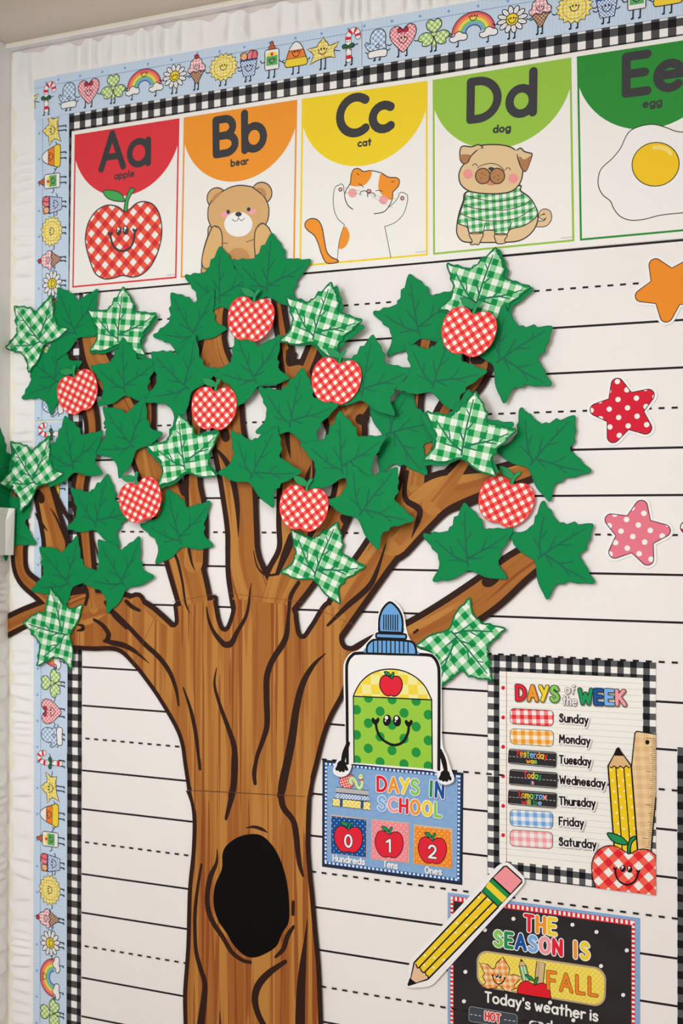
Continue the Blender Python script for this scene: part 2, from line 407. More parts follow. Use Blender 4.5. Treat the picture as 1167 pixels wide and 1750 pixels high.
# ================================================================== little printed friends of the border
SU=.0705/100
gh_blue=gingham('gingham_light_blue',(120,160,205),(178,203,228),(236,240,242),.0064,45)
gh_pink=gingham('gingham_pink',(222,100,116),(236,158,166),(246,226,224),.0048,45)
gh_lime=gingham('gingham_lime',(140,190,84),(184,214,140),(232,242,216),.0064,45)
gh_ylw=gingham('gingham_yellow',(238,200,78),(246,216,120),(250,236,172),.0056,0)
gh_cone=gingham('gingham_cone',(120,84,66),(168,130,106),(206,176,150),.0040,45)
gh_ice=gingham('gingham_ice',(226,140,150),(240,186,192),(250,232,230),.0056,0)
pk_blue=polka('polka_blue',(108,150,206),(236,242,248),.0050,.27)
pk_grn=polka('polka_green',(36,140,72),(150,206,130),.0036,.25)
STRIPB=(150,182,220); BK=C(194,213,242)
def friends(kind):
    """draw one friend in strip units (height of the strip = 100), feet at y=8"""
    def mk(g,X):
        u=lambda x,y:(X+x*SU*1.17,y*SU)
        ul=lambda P:[u(*p) for p in P]
        e=lambda cx,cy,rx,ry,rot=0,n=20:[u(cx+(rx/1.08)*math.cos(a)*math.cos(rot)-ry*math.sin(a)*math.sin(rot),cy+rx*math.cos(a)*math.sin(rot)+ry*math.sin(a)*math.cos(rot)) for a in [2*pi*i/n for i in range(n)]]
        O=1.9*SU
        def sh(P,m,s=True,w=O,om=DK): 
            p=sm(ul(P),True) if s else ul(P); g.poly(p,m); g.stroke(p,w,om,smooth=False,closed=True)
        def el(cx,cy,rx,ry,m,w=O,rot=0): p=e(cx,cy,rx,ry,rot); g.poly(p,m); (w and g.stroke(p,w,DK,smooth=False,closed=True))
        def ln(P,w=1.6,m=DK): g.stroke(ul(P),1.25*w*SU,m)
        def legs(x0,x1,y,f=9):
            for x in (x0,x1): ln([(x,y),(x-.5,f)],2.3); ln([(x-.5,f),(x-2.6,f-.6)],3)
        def arms(xl,xr,y):
            ln([(xl,y),(xl-5,y-2),(xl-9,y+1)],1.7); ln([(xr,y),(xr+5,y-2),(xr+9,y+1)],1.7)
        def smile(cx,cy,s=1):
            ln([(cx-7*s,cy),(cx-5*s,cy-6*s),(cx,cy-9*s),(cx+5*s,cy-6*s),(cx+7*s,cy)],1.4)
            for x in (-2.6,2.6): el(cx+x*s,cy+1.5*s,1.5*s,2.3*s,DK,0)
            for x in (-7,7): ln([(cx+(x-1.4)*s,cy+1.4*s),(cx+x*s,cy),(cx+(x+1.4)*s,cy+1.4*s)],1.2)
        if kind=='mitten':
            legs(-5,5,20); arms(-15,15,28)
            sh([(-14,30),(-23,40),(-25,47),(-21,50),(-15,45),(-15,58),(-10,71),(0,76),(11,72),(16,60),(15,44),(15,30)],gh_blue)
            sh([(-18,28),(-19,18),(-14,14),(0,15),(14,14),(18,18),(18,28),(8,31),(-8,30)],WHITE); el(0,39,3.6,3.2,WHITE); 
        if kind=='heart':
            legs(-8,8,30); arms(-22,22,38)
            sh([(0,17),(-12,30),(-23,46),(-26,60),(-22,71),(-13,75),(-4,70),(0,63),(5,71),(14,76),(23,71),(26,59),(22,44),(12,29)],gh_pink)
            smile(0,47,1.2)
            for s in (-1,1): sh([(0,64),(s*6,70),(s*10,67),(s*9,60)],C(190,50,70)); ln([(0,63),(s*4,55)],1.6,C(190,50,70))
        if kind=='shamrock':
            legs(-4,4,22); 
            sh([(-3,34),(3,34),(4,18),(-4,18)],gh_lime,False)
            for a,d in ((pi/2,0),(pi/2+2.15,0),(pi/2-2.15,0)):
                c,s=math.cos(a),math.sin(a); q=[(2,-2),(12,-13),(24,-14),(31,-7),(27,0),(31,7),(24,14),(12,13),(2,2)]
                sh([(x*c-y*s,46+x*s+y*c) for x,y in q],gh_lime)
            el(0,46,5,5,C(196,220,150),0); smile(0,47,.8); ln([(27,36),(34,33)],1.7)
        if kind=='rainbow':
            for i,(c,r) in enumerate((((226,96,104),40),((240,150,90),34.5),((246,214,96),29),((120,196,110),24),((120,166,222),19.5))):
                P=A(0,36,r,r*1.04,180,0,18); Q=A(0,36,14,14,0,180,12); g.poly(ul(P+Q),C(*c))
                if i==0: g.stroke(ul(A(0,36,40,41.6,180,0,18)),O,DK,smooth=False)
            g.stroke(ul(A(0,36,14,14,0,180,12)),O,DK,smooth=False)
            for s in (-1,1):
                x=s*28; ln([(x,24),(x-.5,10)],1.9); ln([(x-.5,10),(x-3,9.4)],2.6)
                sh([(x-16,24),(x-15,31),(x-8,32),(x-5,38),(x+2,41),(x+9,36),(x+15,34),(x+17,26),(x+12,21),(x+2,22),(x-8,19)],WHITE)
            smile(0,68,1); ln([(-40,36),(-45,42)],1.7)
        if kind=='daisy':
            legs(-5,5,28)
            for i in range(12):
                a=2*pi*i/12+.13; el(19*math.cos(a),48+19*math.sin(a),9.5,4.8,WHITE,O,a); ln([(14*math.cos(a),48+14*math.sin(a)),(22*math.cos(a),48+22*math.sin(a))],.8,C(180,186,190))
            el(0,48,12,12.5,C(244,206,60)); smile(0,49,1); arms(-26,26,44)
        if kind=='ice_cream':
            legs(-4,4,26); ln([(-9,42),(-18,39)],1.7); ln([(9,44),(20,50)],1.7)
            sh([(-15,48),(0,52),(15,48),(2,22),(-2,22)],gh_cone,False)
            sh([(-18,50),(-20,58),(-15,63),(-14,72),(-7,80),(2,82),(10,78),(13,68),(19,62),(19,54),(13,49),(6,53),(0,48),(-8,52),(-13,48)],gh_ice)
            el(0,85,5,5,C(206,44,60)); ln([(0,89),(2,95)],1.2); smile(0,63,.9)
        if kind=='sun':
            legs(-6,6,24); arms(-30,30,44)
            P=[]
            for i in range(32):
                a=2*pi*i/32; r=33 if i%2 else 27; P.append((r*math.cos(a),50+r*math.sin(a)))
            sh(P,gh_ylw,False); g.stroke(e(0,50,22,22.5),1.1*SU,C(150,128,60),smooth=False,closed=True); smile(0,53,1.1)
        if kind=='bucket':
            legs(-5,5,22); arms(-14,14,36)
            sh([(-13,54),(-17,72),(-10,75),(-3,70),(-5,54)],gingham('gingham_orange',(232,120,50),(240,170,110),(250,232,214),.0040,45)); sh([(0,54),(-2,70),(5,76),(11,75),(10,54)],C(236,130,136)); sh([(8,54),(9,72),(16,76),(20,68),(17,54)],C(226,110,120))
            g.stroke(ul([(-17,56),(-15,70),(0,78),(16,76),(19,60)]),1.8*SU,C(150,90,70))
            sh([(-18,58),(19,58),(18,52),(13,20),(-11,20),(-17,52)],pk_blue,False); ln([(-18,56),(19,56)],2.2,C(60,90,140)); smile(1,42,1.2)
        if kind=='glue':
            legs(-6,6,26); ln([(-15,46),(-21,44),(-25,50)],1.7); ln([(15,46),(21,40),(26,43)],1.7)
            sh([(-9,72),(9,72),(6,79),(3,82),(3,88),(0,91),(-3,88),(-3,82),(-6,79)],C(186,98,62),False)
            sh([(-14,26),(14,26),(15,30),(15,68),(13,72),(-13,72),(-15,68),(-15,30)],WHITE,False)
            g.poly(ul([(-12,56)]+[(x,y) for x,y in A(0,56,12,11,180,0,10)]+[(12,56)]),C(246,220,96)); g.poly(ul([(-12,36),(12,36),(12,57),(-12,57)]),pk_grn); el(0,61,3.4,3.6,RED,0); smile(0,49,.9)
        if kind=='candy_corn':
            legs(-6,6,26); arms(-20,20,38)
            full=[(-23,29),(-24,34),(-20,46),(-15,62),(-8,75),(0,80),(8,75),(15,62),(20,46),(24,34),(23,29),(18,25),(-18,25)]
            p=sm(ul(full),True); 
            lim=lambda q,lo,hi:[(x,min(max(y,lo*SU),hi*SU)) for x,y in q]
            g.poly(p,C(242,206,64)); g.poly([q for q in p if q[1]>=43*SU],C(232,128,52)); g.poly([q for q in p if q[1]>=60*SU],WHITE)
            for y,w_ in ((43,20.6),(60,15.8)): ln([(-w_,y),(w_,y)],1.0)
            g.stroke(p,O,DK,smooth=False,closed=True); smile(0,56,1.1)
        if kind=='leaf':
            legs(-4,5,32); ln([(24,46),(34,43)],1.7)
            sh([(0,80),(5,70),(9,66),(12,58),(20,60),(33,64),(27,54),(22,48),(23,40),(25,30),(14,33),(0,32),(-12,30),(-28,23),(-22,34),(-20,44),(-24,50),(-33,58),(-22,59),(-13,60),(-9,68),(-4,72)],gh_ylw,False)
            for P in ([(0,36),(0,72)],[(0,38),(24,60)],[(0,38),(-24,56)],[(0,36),(16,34)]): ln(P,.8,C(190,150,50))
            smile(-1,52,1.2)
        if kind=='candy_cane':
            legs(-7,5,24); 
            path=[(-2,20),(-2,36),(-2,52),(-3,66),(0,78),(8,83),(15,78),(17,68)]
            q=sm(ul(path)); g.stroke(q,14*SU,DK,smooth=False); g.stroke(q,11.6*SU,WHITE,smooth=False)
            for i in (1,9,17,24,31,38): 
                a=q[i:i+4]
                if len(a)>1: g.stroke(a,11.4*SU,RED,smooth=False,caps=False)
            for s in (-1,1): sh([(-3,49),(s*6-3,55),(s*12-3,53),(s*10-3,46)],C(40,110,64)); ln([(-3,48),(s*5-3,41)],2,C(40,110,64))
            ln([(6,48),(16,52)],1.7); el(-5,60,1,1.4,DK,0); el(-1,60,1,1.4,DK,0)
    return mk
ORDER=[('mitten',.026),('heart',.067),('shamrock',.1165),('rainbow',.1775),('daisy',.2365),('ice_cream',.278),('sun',.3275),('bucket',.373),('glue',.415),('candy_corn',.4575),('leaf',.504),('candy_cane',.549)]
SL=.5685
def strip_parts(root,x0,x1,clip=()):
    g=G(0,(0,0)); H=100*SU
    g.slab([(x0,0),(x1,0),(x1,H),(x0,H)],BK,.00035)
    x=.006
    while x<SL:
        if x0<x<x1: g.poly([(x-.0003,0),(x+.0003,0),(x+.0003,H),(x-.0003,H)],C(182,203,232))
        x+=.0058
    g.poly([(x0,77.5*SU),(x1,77.5*SU),(x1,78.7*SU),(x0,78.7*SU)],C(118,152,200))
    for k in range(13):
        c=.004+.0452*k
        if x0+.003<c<x1-.003: g.disc((c,88*SU),.0022,C(122,162,214),12)
    sh=g.build('strip_sheet',root); d=g.d
    for k,(kd,c) in enumerate(ORDER):
        if c+.02<x0 or c-.03>x1: continue
        g=G(d,(0,0)); friends(kd)(g,c); g.build('printed_'+kd,root,clip=clip)
def strip_root(label,x,z,ang,d):
    r=bpy.data.objects.new('border_strip',None); COL.objects.link(r); r.empty_display_size=.02
    r.location=(x,-d,z); r.rotation_euler=(0,-ang,0); tag(r,label,'border strip','blue border strips with smiling figures'); return r
first=strip_root('blue border strip along the top, between the two joins above the first cards',-1.0447,.7543+ZO,0,.0026)
strip_parts(first,0,SL)
def dup(root,label):
    r=root.copy(); COL.objects.link(r); r['label']=label
    for ch in root.children:
        c=ch.copy(); COL.objects.link(c); c.parent=r
        for q in ch.children:
            e=q.copy(); COL.objects.link(e); e.parent=c
    return r
r=dup(first,'blue border strip along the top running out of the picture on the right'); r.location=(-.4752,-.0030,.7543+ZO)
for z,dd,lb in ((.2275,.0016,'blue border strip down the side beside the red apple card'),(-.3440,.0012,'blue border strip down the side, half hidden by the green leaves'),(-.9125,.0008,'blue border strip down the lower side, beside the tree trunk')):
    r=dup(first,lb); r.location=(-1.0189-.0105*(0 if z>.2 else 1)*0,-dd,z+ZO); r.rotation_euler=(0,-pi/2,0)
stub=strip_root('short blue border piece with a candy cane in the upper corner',-1.0447-SL,.7530+ZO,0,.0022)
strip_parts(stub,.5215,SL+.004,clip=[((.5215,0,0),(-1,0,0)),((SL+.004,0,0),(1,0,0))])
# ------------------------------------------------------------------ black and white checkered strips
gh_blk=gingham('gingham_black',(30,30,32),(78,78,80),(242,238,230),.0228,0)
def chk(label,org,x0,x1,z0,z1,d):
    g=G(d,org); g.slab([(x0,z0),(x1,z0),(x1,z1),(x0,z1)],gh_blk,.00035); o=g.build('checkered_strip'); tag(o,label,'border strip','black and white checkered strips'); return o
chk('black and white checkered strip along the top, left length above the cards',(-1.003,.7335+ZO),-1.0185,-.4672,.7225+ZO,.758+ZO,.0010)
chk('black and white checkered strip along the top, right length above the cards',(-.4570,.7345+ZO),-.4790,.62,.7230+ZO,.758+ZO,.0012)
chk('black and white checkered strip down the side, upper length behind the leaves',(-1.0035,-.3180+ZO),-1.0205,-.9895,-.352+ZO,.73+ZO,.0004)
chk('black and white checkered strip down the side, lower length beside the trunk',(-1.0035,-.318+.0228/2*0+ZO),-1.0205,-.9895,-.92+ZO,-.36+ZO,.0006)
chk('short checkered piece overlapping the join of the side strips',(-1.0025,-.3420+ZO),-1.0195,-.9892,-.372+ZO,-.345+ZO,.0012)
def staple(px,py,l,label,d,ang=0):
    a=W(px,py); bm=bmesh.new(); n=8
    prof=[(-l/2,0),(-l/2,.0008),(-l/2+.0008,.0012),(l/2-.0008,.0012),(l/2,.0008),(l/2,0)]
    prev=None
    for x,y in prof:
        rg=[bm.verts.new((x*math.cos(ang),-y+.0003*math.sin(2*pi*k/n),x*math.sin(ang)+.0003*math.cos(2*pi*k/n))) for k in range(n)]
        if prev:
            for k in range(n): bm.faces.new((prev[k],prev[(k+1)%n],rg[(k+1)%n],rg[k]))
        prev=rg
    me=bpy.data.meshes.new('staple'); bm.to_mesh(me); bm.free()
    m,nt,b=newmat('staple_metal',.3); b.inputs['Metallic'].default_value=1; b.inputs['Base Color'].default_value=(.8,.8,.8,1); me.materials.append(m)
    o=bpy.data.objects.new('staple',me); COL.objects.link(o); o.location=(a[0],-d,a[1]); tag(o,label,'staple')
staple(609,139,.013,'silver staple in the top checkered strip above the yellow card',.0016,.05)
# ================================================================== alphabet cards
TOP=[(123.7,225),(309.5,195.4),(510.7,163.4),(733.2,131.2),(978.7,90.8)]
BOT=[(119.3,502),(304,485.5),(506,467.5),(734.0,447.5),(984.5,424)]
tl=[W(*p) for p in TOP]; bl=[W(*p) for p in BOT]
tl.append((tl[4][0]+.2150,tl[4][1])); bl.append((bl[4][0]+.2150,bl[4][1]))
CH=C(64,64,67)
CARDS=[('apple','Aa',(212,60,68)),('bear','Bb',(240,148,54)),('cat','Cc',(236,204,48)),('dog','Dd',(146,190,72)),('egg','Ee',(48,138,58))]
LAB=['letter card Aa with red top and a red gingham apple','letter card Bb with orange top and a brown bear','letter card Cc with yellow top and an orange and white cat','letter card Dd with light green top and a pug in a checked shirt','letter card Ee with dark green top and a fried egg']
c5,c6,c7,c8,c9=Crop(100,180,3.89),Crop(300,160,4.488),Crop(500,140,4.488),Crop(720,100,4.168),Crop(960,60,4.377)
gh_redbig=gingham('gingham_red_large',(206,56,60),(226,92,72),(238,234,228),.0198,45,(.1,.3))
gh_shirt=gingham('gingham_shirt',(54,150,84),(142,200,150),(238,238,230),.0108,3)
HAND=[]
def heart(g,cr,x,y,s,m=CH):
    g.poly(sm(cr.l([(x,y+s),(x-s*.9,y-.1*s),(x-s*.6,y-s*.8),(x,y-s*.3),(x+s*.6,y-s*.8),(x+s*.9,y-.1*s)]),True),m)
def happy(g,cr,e1,e2,er,smile,sw,h1,h2,hs,m=CH):
    for (x,y),k in ((e1,1),(e2,-1)):
        g.ellipse(cr,x,y,er[0],er[1],m,rot=8*k); g.ellipse(cr,x-er[0]*.15,y-er[1]*.45,er[0]*.42,er[1]*.34,WHITE); g.ellipse(cr,x-er[0]*.4,y+er[1]*.1,er[0]*.18,er[1]*.15,WHITE)
    g.stroke(cr.l(smile),1.4*sw*cr.u(*smile[0]),m); heart(g,cr,*h1,hs*1.25,m); heart(g,cr,*h2,hs*1.25,m)
def pic_apple(g):
    c=c5; w=6.5*c.u(440,900)
    g.shape(c.l([(445,708),(480,690),(520,655),(570,642),(630,660),(672,720),(690,810),(685,900),(655,1000),(610,1080),(550,1130),(490,1143),(430,1133),(370,1150),(310,1155),(250,1120),(215,1040),(190,950),(183,880),(200,790),(240,720),(290,680),(340,665),(395,675),(425,695)]),gh_redbig,w,CH)
    g.shape(c.l([(443,637),(420,590),(370,568),(302,570),(322,612),(365,634),(410,641)]),C(74,166,88),w*.8,CH)
    g.shape(c.l([(440,700),(445,650),(458,600),(485,552),(512,565),(490,592),(468,640),(460,705)]),C(74,166,88),w*.8,CH)
    happy(g,c,(405,837),(450,832),(19,31),[(348,862),(362,920),(390,957),(425,970),(470,957),(500,912),(512,842)],11,(347,855),(512,833),15)
def pic_bear(g):
    c=c6; w=6.6*c.u(480,900); T=C(208,168,116)
    g.shape(c.l([(300,1000),(250,1100),(215,1220),(205,1320),(230,1400),(480,1420),(720,1400),(745,1300),(735,1180),(690,1010)]),T,w,CH)
    for x,y,r in ((322,805,76),(665,765,78)):
        g.ellipse(c,x,y,r,r*1.06,T,w,CH)
    g.shape(c.l([(390,738),(440,716),(500,706),(560,712),(600,725),(680,790),(715,860),(720,920),(706,985),(660,1050),(580,1100),(480,1115),(380,1095),(300,1050),(262,990),(252,930),(262,860),(310,790)]),T,w,CH)
    g.poly(sm(c.l([(340,1020),(640,1000),(640,1150),(350,1150)]),True),T)
    g.shape(c.l([(282,850),(290,800),(320,768),(352,758),(350,775),(310,812)]),C(184,136,96)); g.shape(c.l([(620,728),(660,725),(690,745),(698,792),(670,780),(650,750)]),C(184,136,96))
    g.ellipse(c,487,1270,88,86,C(192,144,92)); g.ellipse(c,486,1004,108,96,WHITE)
    g.ellipse(c,382,930,30,22,C(232,160,172),rot=-25); g.ellipse(c,592,906,30,20,C(232,160,172),rot=-25)
    g.ellipse(c,408,909,14,16,CH); g.ellipse(c,565,890,14,16,CH); g.ellipse(c,487,927,25,18,CH)
    s=c.u(480,900); g.stroke(c.l([(487,945),(487,960)]),5*s,CH); g.stroke(c.l([(440,967),(455,980),(475,977),(487,960),(505,975),(522,970),(532,957)]),5*s,CH)
    g.shape(c.l([(330,1025),(355,1060),(363,1130),(355,1240),(320,1340),(260,1350),(215,1330),(207,1270),(230,1170),(262,1080),(292,1022)]),C(212,174,118),w,CH)
    g.shape(c.l([(622,1040),(610,1100),(611,1200),(630,1330),(700,1350),(760,1300),(765,1180),(738,1070),(700,1012),(660,998)]),C(212,174,118),w,CH)
    g.stroke(c.l([(365,1147),(404,1151)]),5*s,CH); g.stroke(c.l([(604,1122),(547,1140)]),5*s,CH)
    for P in ([(290,1025),(305,1018),(318,1030),(330,1025)],[(640,1030),(650,1005),(665,1010),(672,998)]): g.stroke(c.l(P),4*s,CH)
def pic_cat(g):
    c=c7; s=1.5*c.u(500,900); OR=C(234,146,52); LN=C(66,66,66)
    g.shape(c.l([(348,1386),(265,1390),(225,1320),(200,1240),(170,1180),(120,1140),(98,1105),(110,1070),(150,1050),(200,1065),(230,1120),(245,1200),(265,1300),(300,1345),(348,1368)]),OR,4*s,LN)
    g.shape(c.l([(402,1112),(430,1140),(440,1190),(425,1240),(395,1276),(357,1278),(365,1200)]),OR)
    g.shape(c.l([(445,790),(455,710),(475,672),(510,668),(548,690),(608,690),(600,740),(560,790),(500,805),(440,795)]),OR)
    g.shape(c.l([(682,708),(738,733),(800,738),(822,760),(812,800),(780,840),(770,860),(768,900),(740,905),(690,870),(662,820),(665,760)]),OR)
    g.ellipse(c,463,855,34,34,C(232,160,164)); g.ellipse(c,700,908,34,34,C(232,160,164))
    for P in ([(402,1098),(370,1190),(355,1270),(347,1385)],[(710,1112),(732,1220),(757,1350)],[(402,1098),(350,1050),(322,980),(315,900),(325,825),(345,797),(358,797),(368,786),(380,787),(392,797),(396,830),(403,868)],[(710,1112),(790,1080),(850,1020),(880,940),(885,880),(870,860),(855,853),(835,850),(818,865),(815,885),(790,920),(745,962)]): g.stroke(c.l(P),3.4*s,LN)
    g.stroke(c.l([(465,980),(425,945),(403,880),(415,830),(445,780),(455,710),(475,672),(510,668),(548,690),(600,683),(680,700),(738,733),(800,738),(822,760),(815,800),(785,835),(772,850),(768,900),(740,960),(700,1000),(630,1014)]),5*s,LN)
    for x,y in ((550,862),(608,877)): g.stroke(c.l(A(x,y,29,-24,-20,200)),4*s,LN)
    g.ellipse(c,588,840,17,12,C(226,140,146),3*s,LN)
    g.stroke(c.l([(510,785),(530,794),(546,810)]),4*s,LN); g.stroke(c.l([(643,838),(665,834),(691,842)]),4*s,LN)
    for x,y in ((505,711),(772,768)): g.stroke(c.l([(x-8,y-8),(x+6,y+6)]) if x<600 else c.l([(x-10,y+4),(x+12,y-3)]),4*s,LN)
    g.ellipse(c,370,828,13,13,C(230,150,160),3*s,LN,); g.ellipse(c,845,895,13,14,C(230,150,160),3*s,LN)
    for a,b in (((395,812),(545,845)),((400,850),(540,862)),((600,868),(795,900)),((610,880),(770,965))): g.stroke(c.l([a,b]),1.6*s,C(150,150,148))
def pic_dog(g):
    c=c8; s=1.3*c.u(500,900); T=C(216,190,148); w=5.2*s; LN=C(66,60,58)
    q=c.l([(830,1180),(880,1178),(908,1145),(902,1105),(872,1096),(858,1118),(872,1128)])
    g.stroke(q,37*s,LN); g.stroke(q,28*s,T)
    g.shape(c.l([(330,950),(300,1020),(270,1110),(255,1200),(260,1260),(300,1305),(380,1312),(560,1312),(700,1300),(790,1240),(832,1150),(815,1060),(770,990),(710,945),(700,905),(520,930)]),T,w,LN)
    g.shape(c.l([(335,950),(310,1010),(280,1100),(262,1170),(295,1190),(330,1205),(345,1248),(390,1250),(440,1245),(450,1228),(520,1228),(527,1255),(570,1258),(610,1255),(640,1218),(740,1190),(828,1120),(812,1050),(770,990),(707,945),(700,910),(520,940)]),gh_shirt,w*.8,LN)
    for P in ([(345,1248),(365,1305),(350,1318),(362,1330),(385,1325),(410,1328),(425,1300),(440,1247)],[(527,1255),(535,1310),(548,1322),(575,1322),(602,1315),(596,1295),(612,1255)]): g.shape(c.l(P),T,w*.8,LN)
    for P in ([(325,980),(420,1005),(520,1020),(640,1005),(730,968)],[(298,1045),(400,1072),(590,1082),(720,1050),(785,1010)],[(280,1105),(380,1145),(520,1160),(680,1140),(810,1060)],[(328,1165),(345,1250)],[(460,1172),(440,1250)],[(517,1172),(527,1255)],[(645,1172),(612,1260)],[(345,1248),(390,1252),(440,1246)],[(527,1255),(570,1260),(612,1255)]): g.stroke(c.l(P),w*.85,LN)
    g.shape(c.l([(330,725),(285,785),(270,840),(285,900),(340,945),(430,963),(560,965),(650,945),(705,890),(725,810),(715,740),(680,670),(640,635),(550,617),(430,622),(370,650)]),T,w,LN)
    for P,Q in (([(402,655),(355,700),(335,740),(305,752),(280,722),(279,655),(300,627),(360,632),(410,617),(440,640)],[(282,690),(350,690),(340,735),(305,750),(282,722)]),([(682,680),(705,760),(728,800),(752,797),(790,692),(772,676),(735,665),(710,642),(682,658)],[(700,700),(735,722),(785,700),(752,795),(728,798),(708,760)])):
        g.shape(c.l(P),T,w,LN); g.shape(c.l(Q),C(170,120,84))
    g.poly(sm(c.l([(425,645),(690,660),(700,700),(560,720),(405,690)]),True),T)
    g.stroke(c.l([(402,655),(355,700),(335,740)]),w,LN); g.stroke(c.l([(684,688),(705,760),(722,795)]),w,LN)
    g.shape(c.l([(450,870),(470,900),(495,907),(525,903),(545,870)]),C(196,140,104))
    for x in (441,543): g.ellipse(c,x,840,53,55,C(174,124,82),w*.85,LN)
    g.shape(c.l([(478,785),(502,776),(524,788),(512,802),(502,806),(490,800)]),CH); g.stroke(c.l([(502,800),(488,840),(486,875)]),w*.8,LN)
    for x,y in ((433,822),(455,833),(428,856),(550,836),(520,850),(548,866)): g.ellipse(c,x,y,4,4,LN)
    g.stroke(c.l([(402,785),(430,765),(500,750),(560,768),(594,805)]),w*.8,LN)
    for P in ([(367,768),(378,755),(392,755),(402,770)],[(600,797),(612,784),(628,783),(637,798)]): g.stroke(c.l(P),w*.8,LN)
    g.ellipse(c,335,825,34,36,C(228,150,150)); g.ellipse(c,657,857,34,36,C(228,150,150))
def pic_egg(g):
    c=c9; s=c.u(500,900); LN=C(52,46,40)
    g.shape(c.l([(520,715),(600,682),(690,672),(780,695),(850,722),(920,730),(1040,735),(1120,800),(1130,950),(1150,1100),(1090,1260),(980,1320),(906,1332),(740,1350),(620,1380),(520,1388),(440,1360),(390,1300),(365,1245),(310,1200),(278,1140),(275,1070),(300,1000),(380,925),(440,850),(480,765)]),C(242,238,230),5*s,LN)
    g.ellipse(c,703,970,177,163,C(234,192,42),5*s,LN,rot=-12)
    g.stroke(c.l([(692,845),(740,845),(790,862),(815,890)]),28*s,C(238,212,120))
PICS=[pic_apple,pic_bear,pic_cat,pic_dog,pic_egg]
# letters: base line ends, capital height and stroke in crop units; then the word
LET=[(c5,(288,428),(600,385),228,44,(378,492),(505,472),38,8),(c6,(316,470),(680,415),262,60,(432,560),(560,540),45,10),(c7,(368,412),(750,357),272,67,(507,498),(604,486),46,11),(c8,(352,440),(796,386),268,60,(517,530),(634,520),44,11),(c9,(482,440),(902,385),272,66,(612,546),(746,528),52,11.5)]
def lerp2(a,b,t): return (a[0]+(b[0]-a[0])*t,a[1]+(b[1]-a[1])*t)
for i,(word,pair,colr) in enumerate(CARDS):
    TL,TR,BL,BR=tl[i],tl[i+1],bl[i],bl[i+1]
    if i<4: TR=(TR[0]+.006,TR[1]); BR=(BR[0]+.006,BR[1])
    wq=math.hypot(TR[0]-TL[0],TR[1]-TL[1])
    q=lambda u,v: lerp2(lerp2(TL,TR,u),lerp2(BL,BR,u),v)
    t=Thing('letter_card',((TL[0]+BR[0])/2,(TL[1]+BR[1])/2),LAB[i],'poster','alphabet letter cards',d=.0016+.0001*i)
    g=t.g(); g.slab([BL,BR,TR,TL],C(238,234,227),.0003); t.put(g,'card_sheet')
    cm=C(*colr); m0,m1,n0,n1=.028,.965,.024,.966
    g=t.g()
    arc=[]
    for k in range(33):
        a=pi*k/32; x=math.cos(a); u=.4965+x*(m1-m0-.028)/2
        sx=(m1-m0-.028)*4.25; R=4.06; v=(.79+math.sqrt(max(0,R*R-(x*sx)**2)))/11
        arc.append(q(u,v))
    g.poly([q(m0,n0),q(m1,n0)]+[q(m1,.12)]+arc+[q(m0,.12)],cm)
    f=.0135; fy=f*.77
    for a,b,cc,dd in ((m0,n0,m0+f,n1),(m1-f,n0,m1,n1),(m0,n1-fy,m1,n1)): g.poly([q(a,dd),q(cc,dd),q(cc,b),q(a,b)],cm)
    t.put(g,'colour_panel')
    cr,a,b,h,w,wa,wb,wh,ww=LET[i]; u=cr.u(*a)
    g=t.g(); PICS[i](g); t.put(g,'printed_'+word)
    g=t.g(); text(g,pair,cr.p(*a),cr.p(*b),h*u,w*u,CH,gap=(.2,.3,.27,.3,.25)[i]); t.put(g,'printed_letters')
    g=t.g(); text(g,word,cr.p(*wa),cr.p(*wb),wh*u,ww*u*1.2,CH,gap=.3); t.put(g,'printed_word')
    g=t.g(); z=q(.88,.945); 
    for k in range(11): g.poly([(z[0]+.0016*k,z[1]),(z[0]+.0016*k+.0011,z[1]),(z[0]+.0016*k+.0011,z[1]+.0008),(z[0]+.0016*k,z[1]+.0008)],C(120,118,114))
    t.put(g,'fine_print')
# ================================================================== the paper tree
T1,T2,cD,cB,cG,cH,cK,cQ=Crop(280,1300,3.89,.005),Crop(200,940,2.779,.005),Crop(0,960,3.89,.005),Crop(0,700,3.89,.005),Crop(240,660,3.647,.005),Crop(440,660,3.647,.005),Crop(680,640,3.2417,.005),Crop(560,860,2.9175,.005)
PT=Crop(0,0,1,.005)
BARK=bark('bark_print')
BARKL=C(50,31,25); MU=.00092
